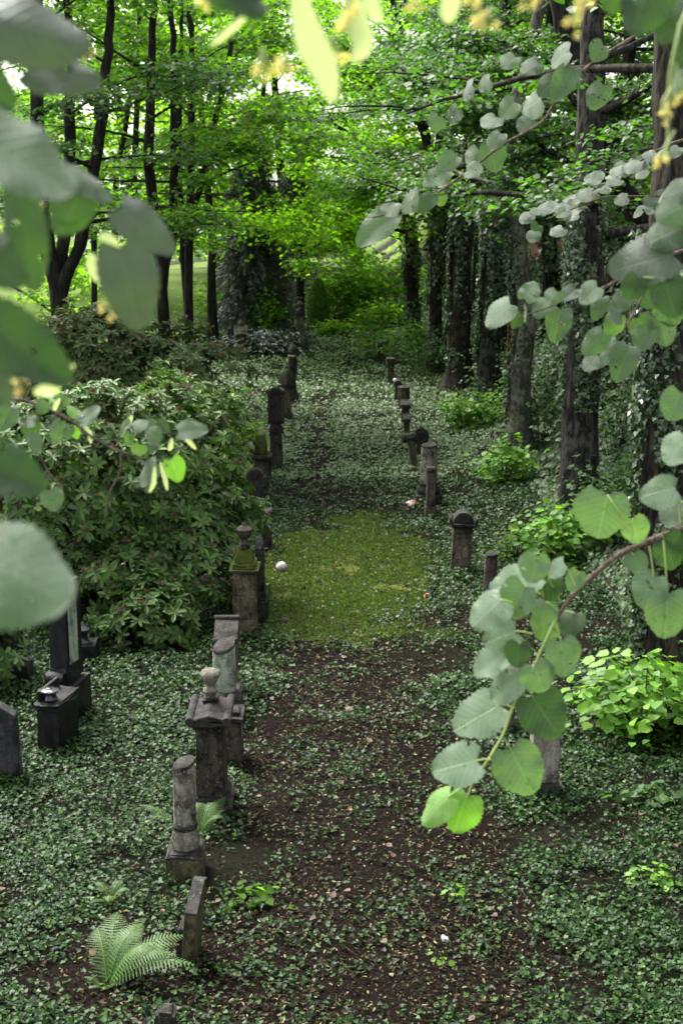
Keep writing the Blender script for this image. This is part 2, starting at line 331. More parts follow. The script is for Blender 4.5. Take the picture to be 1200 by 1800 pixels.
def litter():
    n = 140000; y = 10.5 + 27 * RNG.random(n) ** 1.25; x = RNG.uniform(-3.6, 3.8, n)
    k = RNG.random(n) < np.clip(soil_mask(x, y) * .9 + moss_mask(x, y) * .35 + .26, 0, 1) * (.25 + 1.1 * fbm(x, y, 1.2, 91)); x, y = x[k], y[k]; k = len(x)
    P = np.stack([x, y, tz(x, y) + .022 + .02 * RNG.random(k)], -1); M = rotm(upn(k, .4), RNG.uniform(0, 6.28, k))
    V, F = scatter('long', P, M, RNG.uniform(.018, .062, k) * (.8 + .012 * y))
    tag(link('fallen_bracts', fmesh('fallen_bracts', V, F), leafmat('dry_bract', [(.006, .0036, .0024), (.012, .007, .004), (.004, .0026, .002), (.024, .014, .008), (.007, .004, .0026), (.07, .055, .024), (.010, .006, .0038), (.22, .19, .10), (.016, .0095, .006), (.005, .003, .002), (.009, .0055, .0035), (.006, .004, .0026)], .12, (1, 1, .8), .8, .08)), 'pale dry lime bracts scattered over the soil and moss', 'leaf litter', kind='stuff')
    n = 1000; y = 10.5 + 26 * RNG.random(n) ** 1.3; x = RNG.uniform(-4.5, 5.2, n); k = RNG.random(n) < (soil_mask(x, y) * .8 + .16); x, y = x[k], y[k]; k = len(x)
    P = np.stack([x, y, tz(x, y) + .03 + .05 * RNG.random(k)], -1)
    V, F = scatter('lime', P, rotm(upn(k, .55), RNG.uniform(0, 6.28, k)), RNG.uniform(.04, .085, k))
    tag(link('dead_leaves', fmesh('dead_leaves', V, F), leafmat('dead_leaf', [(.035, .017, .010), (.06, .024, .013), (.035, .02, .013), (.11, .045, .022), (.07, .045, .024)], .1, (1, 1, .8), .6, .3)), 'brown fallen leaves lying among the ivy and soil', 'leaf litter', kind='stuff')
    mb = MB()
    for k in range(420):
        y = 10.6 + 24 * random.random() ** 1.4; x = random.uniform(-1.6, 3.2); a = random.uniform(0, 6.28); L = random.uniform(.08, .4)
        q = [on(x + math.cos(a) * L * s, y + math.sin(a) * L * s, .03 + .02 * random.random()) + np.array((random.gauss(0, .012), random.gauss(0, .012), 0)) for s in (-.5, -.15, .2, .5)]
        mb.tube(q, [.003, .005, .005, .002], 4)
    tag(link('fallen_twigs', mb.mesh('fallen_twigs'), bark('twig_bark', (.03, .02, .014), (.10, .07, .05), 30)), 'thin dead twigs scattered over the brown path soil', 'twigs', kind='stuff')
litter()
# ------------------------------------------------------------------ gravestones
ST = dict(
 soot=stone('sooty_sandstone', (.050, .044, .038), (.016, .014, .013), .6),
 dark=stone('dark_sandstone', (.085, .070, .054), (.022, .019, .017), .6),
 brown=stone('brown_sandstone', (.17, .13, .09), (.055, .043, .032), .5),
 pink=stone('pink_sandstone', (.27, .20, .165), (.11, .08, .065), .4),
 palepink=stone('pale_pinkish_stone', (.44, .37, .33), (.20, .165, .145), .35),
 pale=stone('pale_stone', (.30, .27, .22), (.12, .11, .09), .4),
 column=stone('lichened_column_stone', (.38, .34, .29), (.075, .06, .045), .55),
 green=stone('greenish_column_stone', (.46, .49, .40), (.17, .19, .14), .35),
 mossy=stone('mossy_dark_stone', (.07, .06, .045), (.022, .02, .016), .5, moss=.62),
 mossblock=stone('moss_covered_stone', (.06, .055, .035), (.03, .03, .018), .4, moss=.95, mosscol=(.075, .085, .012)),
 olive=stone('algae_green_stone', (.125, .115, .055), (.05, .046, .026), .5),
 urn=stone('weathered_urn_stone', (.25, .23, .19), (.09, .08, .065), .5),
 top=stone('charcoal_stone_top', (.062, .054, .052), (.026, .023, .022), .5),
 polish=stone('polished_black_stone', (.012, .012, .013), (.004, .004, .0045), .5, rough=.3),
 speckle=stone('dark_granite', (.05, .048, .05), (.010, .010, .011), .8, rough=.3),
 post=stone('grey_brown_stone', (.15, .115, .095), (.05, .04, .034), .55),
)
class Grave:
    def __init__(s, label, px, py, cat='gravestone', name='gravestone', tilt=(0, 0), rz=0, group=None, pos=None):
        s.p = ground(px, py) if pos is None else np.array(pos)
        s.d = depth(s.p); s.s = s.d / FPX
        s.o = thing(name, label, cat, s.p, (R(tilt[0]), R(tilt[1]), R(rz)), group); s.rng = random.Random(int(px * 7 + py))
    def z(s, py, dy=0.0):
        w = (py - 900) / FPX; y = s.p[1] + dy
        return CAM[2] - y * (SP + w * CP) / (CP - w * SP) - s.p[2]
    def fin(s, bm, name, mat, loc, parent, jit=.004, smooth=False):
        for v in bm.verts: v.co += Vector((s.rng.gauss(0, jit), s.rng.gauss(0, jit), s.rng.gauss(0, jit)))
        me = bpy.data.meshes.new(name); bm.normal_update(); bm.to_mesh(me); bm.free()
        if smooth:
            me.polygons.foreach_set('use_smooth', np.ones(len(me.polygons), bool))
            me.set_sharp_from_angle(angle=R(45))
        return link(name, me, ST[mat] if isinstance(mat, str) else mat, parent or s.o, loc)
    def box(s, name, wx, wy, z0, z1, mat, top=(1, 1), off=(0, 0), bev=.012, shift=(0, 0), parent=None, rot=None):
        bm = bmesh.new(); bmesh.ops.create_cube(bm, size=1)
        for v in bm.verts:
            k = v.co.z > 0
            v.co = Vector((v.co.x * wx * (top[0] if k else 1) + (shift[0] if k else 0), v.co.y * wy * (top[1] if k else 1) + (shift[1] if k else 0), (z1 - z0) if k else 0))
        bmesh.ops.subdivide_edges(bm, edges=bm.edges[:], cuts=2, use_grid_fill=True)
        sharp = [e for e in bm.edges if len(e.link_faces) == 2 and e.calc_face_angle(0) > .3]
        if bev: bmesh.ops.bevel(bm, geom=sharp, offset=min(bev, wx * .15, abs(z1 - z0) * .2), segments=2, affect='EDGES')
        o = s.fin(bm, name, mat, (off[0], off[1], z0), parent, min(.006, min(wx, wy) * .03))
        if rot: o.rotation_euler = rot
        return o
    def lathe(s, name, prof, mat, off=(0, 0), n=24, cut=(0, 0), parent=None, z0=0, sq=1.0, top_from=None):
        bm = bmesh.new(); rings = []; top_from = len(prof) - 2 if top_from is None else top_from
        for k, (r, z) in enumerate(prof):
            ring = []
            for a in range(n):
                th = 2 * math.pi * a / n; x, y = r * math.cos(th), r * math.sin(th)
                ring.append(bm.verts.new((x, y * sq, z + ((cut[0] * x + cut[1] * y) if k >= top_from else 0))))
            rings.append(ring)
        for a, b in zip(rings, rings[1:]):
            for k in range(n): bm.faces.new((a[k], a[(k + 1) % n], b[(k + 1) % n], b[k]))
        bm.faces.new(rings[0][::-1]); bm.faces.new(rings[-1])
        return s.fin(bm, name, mat, (off[0], off[1], z0), parent, .002, True)
    def roll(s, name, r, L, mat, loc, axis='Y', parent=None, half=False):
        bm = bmesh.new(); n = 18; ends = []
        segs = n // 2 if half else n
        for e in (-.5, .5):
            ring = []
            for a in range(segs + 1 if half else segs):
                th = math.pi * a / segs if half else 2 * math.pi * a / segs
                c, q = r * math.cos(th), r * math.sin(th)
                ring.append(bm.verts.new((c, e * L, q) if axis == 'Y' else (e * L, c, q)))
            ends.append(ring)
        m = len(ends[0])
        for k in range(m if not half else m):
            bm.faces.new((ends[0][k], ends[0][(k + 1) % m], ends[1][(k + 1) % m], ends[1][k]))
        bm.faces.new(ends[0][::-1]); bm.faces.new(ends[1]); bmesh.ops.recalc_face_normals(bm, faces=bm.faces[:])
        return s.fin(bm, name, mat, loc, parent, .0015, True)
    def prism(s, name, outline, thick, mat, loc, axis='Y', parent=None, bev=.008):
        """outline in the (u, z) plane pushed along axis"""
        bm = bmesh.new()
        f = bm.faces.new([bm.verts.new((u, -thick / 2, z) if axis == 'Y' else (-thick / 2, u, z)) for u, z in outline])
        r = bmesh.ops.extrude_face_region(bm, geom=[f])
        d = Vector((0, thick, 0)) if axis == 'Y' else Vector((thick, 0, 0))
        bmesh.ops.translate(bm, verts=[v for v in r['geom'] if isinstance(v, bmesh.types.BMVert)], vec=d)
        bmesh.ops.recalc_face_normals(bm, faces=bm.faces[:])
        if bev: bmesh.ops.bevel(bm, geom=[e for e in bm.edges if e.calc_face_angle(0) > .5], offset=bev, segments=1, affect='EDGES')
        return s.fin(bm, name, mat, loc, parent, .002)
def arc(r, n=10, z=0, a0=0, a1=180): return [(r * math.cos(R(a0 + (a1 - a0) * k / n)), z + r * math.sin(R(a0 + (a1 - a0) * k / n))) for k in range(n + 1)]
GL, GR = 'old gravestones in the row left of the path', 'old gravestones in the row right of the path'
SK = -.12   # every foot reaches this far into the soil

# ---- left row, near to far
g = Grave('low dark broken stone stump at the lower edge of the path, nearest to the viewer', 290, 1822, tilt=(0, 4), group=GL)
g.box('stump', .19, .26, SK, g.z(1772), 'soot', (.8, .8), bev=.03)
g = Grave('thin leaning slab gravestone with slanted dark top beside the large fern', 336, 1690, tilt=(0, 5), rz=-4, group=GL)
zt = g.z(1609, -.28)
g.prism('slab', [(-.28, SK), (.24, SK), (.22, zt + .10), (.13, zt + .11), (-.27, zt)], .105, 'olive', (0, 0, 0), 'X')
g.prism('slab_top', [(-.275, zt + .004), (.135, zt + .115), (.222, zt + .105), (.224, zt + .12), (.135, zt + .132), (-.28, zt + .02)], .108, 'top', (0, 0, 0), 'X', bev=.003)
g.prism('buttress', [(-.20, SK), (.20, SK), (.12, zt * .62), (-.12, zt * .62)], .07, 'soot', (-.088, 0, 0), 'X')
# broken column on a square pedestal
def column(label, px, py, ptop, dia, ped, pz, base_d, mats, cut, group, tilt=(0, 0), ring=True, depthf=1.0):
    g = Grave(label, px, py, tilt=tilt, group=group); r = dia * g.s / 2; z1 = g.z(pz, -ped * g.s / 2) if pz else 0
    if pz:
        w = ped * g.s
        g.box('pedestal', w, w * depthf, SK, z1 - .05, mats[1], bev=.01); g.box('pedestal_top', w * 1.03, w * depthf * 1.03, z1 - .048, z1, mats[2], (.84, .86), bev=.006)
    rb = base_d * g.s / 2; zt = g.z(ptop); b0 = z1 + .002 if pz else SK
    if base_d > dia:
        g.lathe('column_base', [(rb * .95, b0), (rb * 1.05, b0 + .05), (rb * 1.03, b0 + .10), (r * 1.12, b0 + .17), (r * 1.08, b0 + .20)], mats[0] if len(mats) < 5 else mats[4])
        b1 = b0 + .202
    else: b1 = b0
    if ring: g.lathe('ring', [(r * 1.05, b1), (r * 1.16, b1 + .015), (r * 1.16, b1 + .04), (r * 1.03, b1 + .055)], mats[2]); b1 += .056
    sh = g.lathe('shaft', [(r * 1.03, b1), (r * 1.02, b1 + (zt - b1) * .4), (r, zt - .055), (r, zt - .05)], mats[0], cut=cut)
    g.lathe('broken_top', [(r * .99, zt - .048), (r * 1.005, zt - .046), (r * .97, zt - .012), (r * .80, zt)], mats[3], cut=cut, top_from=0)
    return g
column('tall grey broken column with slanted black top on a square pedestal among ferns', 328, 1538, 1338, 38, 64, 1502, 48, ('column', 'olive', 'top', 'top'), (.32, .2), GL, depthf=1.15)
# roofed tomb with stone urn
g = Grave('black roofed gravestone with scroll rolled cap carrying a small pale urn', 374, 1420, group=GL)
g.box('plinth', .47, .66, SK, .16, 'soot'); g.box('plinth_step', .41, .60, .162, .24, 'soot', (.85, .9))
zc = g.z(1272, -.3); g.box('body', .315, .50, .242, zc - .09, 'dark', (.97, .97))
g.box('cornice', .36, .56, zc - .088, zc - .03, 'soot', (1.08, 1.06)); g.box('cap', .44, .72, zc - .028, zc + .03, 'top', bev=.008)
g.prism('roof', [(-.20, zc + .032), (.20, zc + .032), (.20, zc + .05), (0, zc + .10), (-.20, zc + .05)], .70, 'top', (0, 0, 0))
for sx in (-1, 1): g.roll('scroll', .047, .76, 'top', (sx * .205, 0, zc + .045))
u = g.box('urn_plinth', .17, .17, zc + .09, zc + .125, 'soot', off=(-.01, .16)); 
g.lathe('urn', [(.062, 0), (.075, .02), (.06, .045), (.083, .075), (.085, .10), (.045, .135), (.042, .155), (.062, .17), (.085, .215), (.098, .25), (.094, .268), (.115, .275), (.118, .29), (.095, .325), (.05, .345), (.015, .35)], 'urn', (-.01, .16), n=20, z0=zc + .126)
# low stone with chipped pale face
g = Grave('low dark square stone with chipped white edge, tucked behind the urn tomb', 409, 1336, group=GL)
zc = g.z(1262, -.2); g.box('block', .25, .44, SK, zc - .05, 'dark'); g.box('slab_top', .30, .50, zc - .048, zc, 'top')
g.box('chipped_patch', .006, .16, zc - .30, zc - .08, 'pale', (1, .4), off=(.128, -.10), bev=0); g.box('upper_step', .2, .3, zc + .001, zc + .05, 'top', (.9, .9))
# pale green column
column('broken column of pale greenish stone with black jagged top', 396, 1262, 1132, 39, 56, 1222, 39, ('green', 'dark', 'top', 'top'), (.25, .35), GL, ring=False, depthf=1.3)
g = Grave('gravestone of reddish stone with rolled dark top, directly behind the pale green column', 400, 1218, group=GL)
zc = g.z(1118, -.2); g.box('body', .30, .42, SK, zc - .10, 'pink'); g.box('cap', .34, .50, zc - .098, zc - .04, 'top', bev=.006)
g.prism('sloped_top', [(-.25, 0), (.22, 0), (.22, .16), (.14, .16)], .335, 'top', (0, 0, zc - .038), 'X'); g.roll('scroll', .045, .36, 'top', (0, .20, zc + .13), 'X')
# mossy urn tomb
g = Grave('tall brown gravestone with moss green stepped cap and lidded urn', 432, 1112, group=GL)
w = 41 * g.s; zc = g.z(1001, -.2); g.box('base', w * 1.05, .50, SK, g.z(1082), 'brown', (.94, .95)); g.box('body', w * .98, .44, g.z(1082) + .002, zc - .05, 'brown', (.96, .96), bev=.016)
for zz in (1034, 1028): g.box('panel_line', .05, .012, g.z(zz, -.21), g.z(zz, -.21) + .012, 'soot', off=(-w * .30, -.214), bev=0)
g.box('cornice', w * 1.2, .54, zc - .048, zc, 'mossy', (1.06, 1.06)); g.box('cap_step', w * 1.0, .44, zc + .002, zc + .09, 'mossblock', (.95, .95)); g.box('cap_block', w * .82, .36, zc + .092, zc + .30, 'mossblock', (.68, .68))
z0 = zc + .302; k = (g.z(918) - z0) / .42
g.lathe('urn', [(.10, 0), (.105, .03 * k), (.085, .05 * k), (.09, .07 * k), (.05, .12 * k), (.045, .14 * k), (.085, .18 * k), (.115, .235 * k), (.12, .26 * k), (.105, .275 * k), (.125, .285 * k), (.13, .31 * k), (.085, .35 * k), (.04, .38 * k), (.035, .40 * k), (.012, .42 * k)], 'dark', n=20, z0=z0)
g = Grave('black narrow tapering gravestone close behind the moss capped urn tomb', 458, 1092, group=GL)
g.box('foot', .26, .50, SK, g.z(1050), 'soot'); g.box('step', .21, .42, g.z(1050) + .002, g.z(1035), 'soot', (.8, .85)); g.box('body', .15, .34, g.z(1035) + .002, g.z(962), 'soot', (.85, .8)); g.prism('peak', [(-.14, 0), (.14, 0), (0, .16)], .13, 'top', (0, 0, g.z(962) + .002), 'X')
g = Grave('dark plain stone post half hidden by rhododendron leaves above the ball', 470, 968, group=GL)
g.box('foot', .28, .46, SK, .12, 'soot'); g.box('body', .19, .36, .122, g.z(905), 'dark', (.95, .95)); g.box('cap', .24, .42, g.z(905) + .002, g.z(895), 'top', (.9, .9))
g = Grave('dark round shouldered headstone in front of the moss topped stone', 449, 900, group=GL)
zz = g.z(838); g.prism('tablet', [(-.20, SK), (.20, SK)] + [(x, zz + z) for x, z in arc(.20, 10)], .26, 'soot', (0, 0, 0)); g.box('base', .5, .4, SK, .25, 'dark'); g.box('moulding', .08, .30, zz - .30, zz + .02, 'top', off=(.205, 0))
g = Grave('square gravestone crowned by a bright moss covered round block', 460, 880, group=GL)
w = 24 * g.s; zc = g.z(802, -.2); g.box('base', w * 1.3, .56, SK, .25, 'dark'); g.box('body', w, .44, .252, zc - .09, 'dark', (.96, .96)); g.box('cornice', w * 1.2, .54, zc - .088, zc - .03, 'soot', (1.1, 1.06)); g.box('cap', w * 1.35, .60, zc - .028, zc + .02, 'top', (.92, .92))
k = g.z(764) - zc - .02; r = 11 * g.s; g.lathe('moss_block', [(r * .9, 0), (r * 1.02, .04), (r, k * .45), (r * 1.02, k * .5), (r * .92, k * .6), (r * .95, k * .66), (r * .7, k * .85), (r * .65, k)], 'mossblock', n=10, z0=zc + .022)
g = Grave('dark slab gravestone squeezed between the moss topped stone and the fluted pillar', 470, 846, group=GL)
g.box('body', .2, .5, SK, g.z(806), 'soot', (.95, .95)); g.box('cap', .26, .56, g.z(806) + .002, g.z(799), 'top')
g = Grave('very tall dark pillar gravestone with arched head on a flared pedestal', 486, 822, group=GL)
w = 20 * g.s; z1 = g.z(757, -.2); g.box('pedestal', w, .46, SK, z1 - .05, 'dark', (.97, .97)); g.box('pedestal_top', w * 1.25, .54, z1 - .048, z1, 'soot'); g.box('flare', w * 1.15, .48, z1 + .002, g.z(745), 'soot', (.72, .75))
zt = g.z(690); zb = g.z(745) + .002; g.prism('shaft', [(-.155, 0), (.155, 0)] + [(x, zt - zb + z) for x, z in arc(.155, 10)], .24, 'soot', (0, 0, zb)); 
for sx in (-1, 1): g.box('side_pilaster', .05, .26, zb, zt - .06, 'dark', off=(sx * .19, .05)); g.box('pilaster_cap', .10, .30, zt - .058, zt + .06, 'top', (.8, .8), off=(sx * .19, .05))
g = Grave('dark gravestone with bell shaped cap over a wide flat cornice', 505, 737, group=GL)
w = 13 * g.s; zc = g.z(676, -.2); g.box('base', w * 1.3, .5, SK, .22, 'dark'); g.box('body', w, .38, .222, zc - .14, 'brown', (.95, .95)); g.box('cornice', w * 1.2, .48, zc - .138, zc - .06, 'soot', (1.35, 1.1)); g.box('cap', w * 1.65, .56, zc - .058, zc, 'top', (.95, .95))
k = g.z(649) - zc; r = .30; g.lathe('bell_top', [(r, 0), (r * .95, k * .25), (r * .78, k * .55), (r * .45, k * .85), (r * .12, k)], 'mossy', n=4, z0=zc + .002); g.o.children[-1].rotation_euler.z = R(45)
column('slim round grey column with moss edged flat top, beyond the bell capped stone', 514, 704, 625, 13, 22, 692, 15, ('dark', 'dark', 'soot', 'mossblock'), (0, 0), GL)
g = Grave('dark stone with low dome top peeping over the slim round column', 516, 662, group=GL)
w = 13 * g.s; g.box('body', w, .42, SK, g.z(622), 'dark'); zz = g.z(622) + .002; g.box('cap', w * 1.35, .5, zz, zz + .12, 'top'); g.lathe('dome', [(.22, 0), (.2, .1), (.12, .22), (.06, .27), (.05, .34), (.02, .4)], 'top', z0=zz + .122)
g = Grave('pale two storey pillar tomb with urn, last and tallest stone of the row', 528, 622, group=GL)
w = 15 * g.s; z1 = g.z(586, -.2); g.box('lower_body', w, .5, SK, z1 - .10, 'palepink'); g.box('cornice', w * 1.4, .6, z1 - .098, z1, 'pale', (1, 1)); z2 = g.z(576); g.box('step', w * 1.15, .5, z1 + .002, z2, 'post', (.8, .8)); z3 = g.z(556); g.box('upper_body', w * .82, .36, z2 + .002, z3, 'post'); g.box('upper_cap', w * .95, .42, z3 + .002, z3 + .28, 'soot', (.8, .8))
k = (g.z(528) - z3 - .28) / .42; g.lathe('urn', [(.18, 0), (.12, .08 * k), (.07, .14 * k), (.15, .22 * k), (.2, .28 * k), (.1, .36 * k), (.03, .42 * k)], 'post', z0=z3 + .282)
g = Grave('small narrow dark stone standing left of the two storey tomb', 517, 610, group=GL)
g.box('body', 6 * g.s, .3, SK, g.z(580), 'soot'); g.box('cap', 8 * g.s, .36, g.z(580) + .002, g.z(573), 'top')
# ---- two gravestones by the conifer
g = Grave('dark gravestone with broken urn base, left one of the pair beside the conifer', 409, 622)
w = 12 * g.s; g.box('body', w, .45, SK, g.z(592), 'post'); g.box('cornice', w * 1.15, .5, g.z(592) + .002, g.z(576), 'soot'); g.lathe('urn_foot', [(.15, 0), (.1, .12), (.13, .3), (.16, .42), (.08, .5)], 'dark', z0=g.z(576) + .002)
g = Grave('gravestone with pale gabled roof, right one of the pair beside the conifer', 424, 624)
w = 9 * g.s; zc = g.z(586); g.box('body', w, .45, SK, zc - .1, 'post'); g.box('cap', w * 1.7, .6, zc - .098, zc, 'soot'); g.prism('roof', [(-.26, 0), (.26, 0), (0, .38)], .62, 'pale', (0, 0, zc + .002), 'X'); g.lathe('finial', [(.12, 0), (.14, .1), (.08, .2), (.02, .24)], 'mossblock', z0=zc + .36)

# ---- right row, near to far
g = Grave('weathered pinkish gravestone with split face on a dark base, nearest of the right row', 953, 1396, tilt=(0, 1), group=GR)
w = 48 * g.s; zt = g.z(1246); g.box('base', w * 1.02, .44, SK, g.z(1380, -.2), 'top', bev=.008); zb = g.z(1380, -.2) + .002; g.box('body', w * .93, .34, zb, zt - .24, 'palepink', (1.03, 1)); g.box('spalled_side', .03, .30, zb + .25, zt - .26, 'pale', (.6, .8), off=(-w * .475, -.03)); g.box('cornice', w * 1.0, .40, zt - .238, zt - .16, 'soot'); g.box('cap', w * 1.1, .46, zt - .158, zt, 'top', (.75, .8))
g = Grave('brown grey gravestone with dark cap, half hidden behind the hanging lime twig', 885, 1286, group=GR)
w = 34 * g.s; zt = g.z(1150); g.box('body', w, .32, SK, zt - .12, 'post', (.95, .95)); g.box('cap', w * 1.15, .40, zt - .118, zt, 'top', (.8, .8))
column('thin round stone stump like a wooden post, leaning beside the arched gravestone', 858, 1056, 972, 22, 0, 0, 22, ('post', 'post', 'top', 'top'), (.1, .1), GR, tilt=(0, 2), ring=False)
g = Grave('stocky gravestone with half round pediment and oval face panel', 808, 1003, tilt=(0, 2.5), group=GR)
w = 35 * g.s; zc = g.z(926, -.16); g.box('body', w * .95, .30, SK, zc - .13, 'post', bev=.02)
pw, zt2 = w * .32, zc - .36; g.prism('face_panel', [(-pw, .12), (pw, .12)] + [(pw, zt2 * .8), (pw * .75, zt2), (-pw * .75, zt2), (-pw, zt2 * .8)], .012, 'pink', (0, -.152, 0), bev=.003)
g.box('frieze', w * .95, .31, zc - .128, zc - .05, 'olive'); g.box('cornice', w * 1.0, .34, zc - .048, zc + .01, 'soot', (1.2, 1.15)); g.box('cap', w * 1.24, .42, zc + .012, zc + .05, 'top')
g.prism('pediment', [(-.185, 0), (.185, 0)] + arc(.185, 12, .03), .30, 'top', (0, .03, zc + .052)); g.prism('pediment_recess', arc(.13, 10, .02), .01, 'soot', (0, -.126, zc + .052), bev=.002)
for sx in (-1, 1): g.prism('corner_ear', [(0, 0), (sx * .07, 0), (sx * .07, .12), (sx * .03, .10)], .38, 'top', (sx * w * .52, 0, zc + .052), bev=.003)
g = Grave('slim upright gravestone on a mossy block in front of the thick column', 756, 908, group=GR)
w = 15 * g.s; z1 = g.z(889, -.15); g.box('block', w * 1.35, .5, SK, z1 - .06, 'olive'); g.box('block_top', w * 1.3, .46, z1 - .058, z1, 'top', (.85, .85)); g.box('shaft', w, .34, z1 + .002, g.z(828), 'post', (.97, .95)); g.box('cap', w * 1.06, .38, g.z(828) + .002, g.z(821), 'top', (.9, .9), bev=.005)
column('thick grey lichened broken column in the middle of the right row', 753, 880, 781, 28, 46, 872, 40, ('column', 'soot', 'soot', 'top', 'soot'), (.05, .1), GR)
g = Grave('leaning narrow gravestone with scroll roll on top', 727, 822, tilt=(2, -7), rz=8, group=GR)
w = 12 * g.s; zt = g.z(768); g.box('body', w, .32, SK, zt - .05, 'olive', (.95, .95)); g.roll('scroll', .12, .40, 'top', (-.05, 0, zt), 'X'); g.box('cap', w * 1.4, .36, zt - .048, zt + .05, 'top')
g = Grave('round dark wheel shaped stone leaning right of the scroll topped stone', 736, 800, tilt=(-8, 6), group=GR)
zt = g.z(768); g.prism('disc', [(x * .9, z) for x, z in arc(.26, 20, 0, 0, 342)], .2, 'soot', (0, 0, zt)); g.box('neck', .2, .22, SK, zt - .2, 'soot')
for lab, px, py, pt, wpx, mat in (('small dark gravestone with plain tilted slab cap', 714, 762, 737, 13, 'dark'), ('dark gravestone with wide flat slab cap carrying one pale leaf', 712, 746, 712, 17, 'dark')):
    g = Grave(lab, px, py, group=GR); w = wpx * g.s; zt = g.z(pt); g.box('body', w * .8, .36, SK, zt, 'dark'); g.box('cap', w * 1.05, .62, zt + .002, zt + .10, 'top', (.95, .95), rot=(R(8), 0, 0))
column('short stout column of olive green stone with flat top', 709, 720, 679, 21, 0, 0, 21, ('olive', 'olive', 'top', 'top'), (0, .1), GR, ring=False)
g = Grave('dark barrel topped gravestone carrying a small white ball', 698, 707, group=GR)
w = 13 * g.s; zt = g.z(672); g.box('body', w * .75, .4, SK, zt, 'dark'); g.roll('barrel_top', w * .55, .6, 'top', (0, 0, zt - .04), 'Y'); wb = np.array((-.10, -.1, zt - .04 + w * .55 * .92)) + g.p
g = Grave('plain rectangular gravestone with thick block cap, farthest of the right row', 686, 678, group=GR)
w = 12 * g.s; zt = g.z(641); g.box('body', w * .9, .4, SK, zt, 'post'); g.box('cap', w * 1.25, .55, zt + .002, g.z(629), 'top', (.95, .9))
g = Grave('dark stone stump wrapped in shrub twigs beyond the right row', 669, 640, group=GR)
w = 12 * g.s; g.box('body', w, .5, SK, g.z(607), 'soot', (.9, .9)); g.box('cap', w * 1.1, .55, g.z(607) + .002, g.z(600), 'dark', (.8, .8))

# ---- black monuments at the left
g = Grave('speckled dark granite headstone cut by the left picture edge', 4, 1372, rz=6)
zt = g.z(1262, -.1); g.box('plinth', .9, .4, SK, .06, 'top', off=(-.18, 0)); g.prism('tablet', [(-.55, .062), (.245, .062), (.215, zt), (-.02, zt + .17), (-.55, zt + .20)], .22, 'speckle', (0, 0, 0), bev=.012)
g = Grave('polished black monument with scrolled foot and pale streaked side', 122, 1262, rz=-14)
w = .26; zt = g.z(1020); zb = g.z(1200, -.2); g.box('block', .42, .6, SK, zb - .02, 'polish'); g.box('shaft', w, .5, zb, zt, 'polish', (.95, .95)); g.box('streaked_panel', .012, .26, zb + .25, zt - .1, 'green', off=(w / 2 + .004, -.05), bev=0); g.roll('scroll', .09, .24, 'polish', (-.02, -.30, zb + .09), 'X'); g.box('foot_block', .27, .26, zb - .018, zb + .22, 'polish', off=(0, -.14), bev=.02)
gm = Grave('low polished black pedestal stepping down in front of the black monument', 105, 1314, rz=-14)
zl = gm.z(1232, -.2); gm.box('pedestal', .30, .62, SK, zl - .09, 'polish'); gm.box('pedestal_top', .33, .68, zl - .088, zl, 'polish'); gm.box('side_wall', .05, .58, zl + .002, zl + .12, 'polish', off=(-.14, .04))
g = Grave('grave lantern of shiny black metal on the low polished pedestal', 0, 0, 'grave lantern', 'grave_lantern', pos=gm.p + np.array((-.05, -.16, zl + .002)))
ML = plain('black_enamel', (.012, .012, .013), .18, .2); ML2 = plain('worn_metal', (.22, .21, .2), .3, .2, metallic=.8)
g.lathe('body', [(.085, 0), (.09, .015), (.075, .03), (.07, .09), (.085, .10)], ML); g.lathe('lid', [(.10, .102), (.11, .112), (.112, .13), (.095, .142), (.06, .146), (.058, .143), (.012, .143), (.01, .15)], ML, n=28); g.lathe('rim', [(.112, .119), (.115, .121), (.115, .125), (.112, .127)], ML2, n=28)
g = Grave('second black grave lamp standing in shade behind the black monument', 148, 1162, 'grave lantern', 'grave_lantern')
g.box('pedestal', .42, .45, SK, g.z(1128), 'polish'); z = g.z(1128) + .002; g.lathe('body', [(.10, 0), (.07, .04), (.075, .16), (.10, .18)], ML, z0=z); g.lathe('lid', [(.13, 0), (.13, .03), (.08, .06), (.03, .10), (.01, .13)], ML, z0=z + .182)
g = Grave('low black stone wedge at the left beyond the granite headstone', 34, 1196)
g.prism('wedge', [(-.22, SK), (.22, SK), (.17, .28), (-.1, .36)], .4, 'polish', (0, 0, 0))
g = Grave('black stone in deep shade under the left rhododendron', 20, 1150)
g.box('body', .36, .3, SK, .55, 'soot', (.9, .9)); g.box('cap', .44, .36, .552, .62, 'soot')

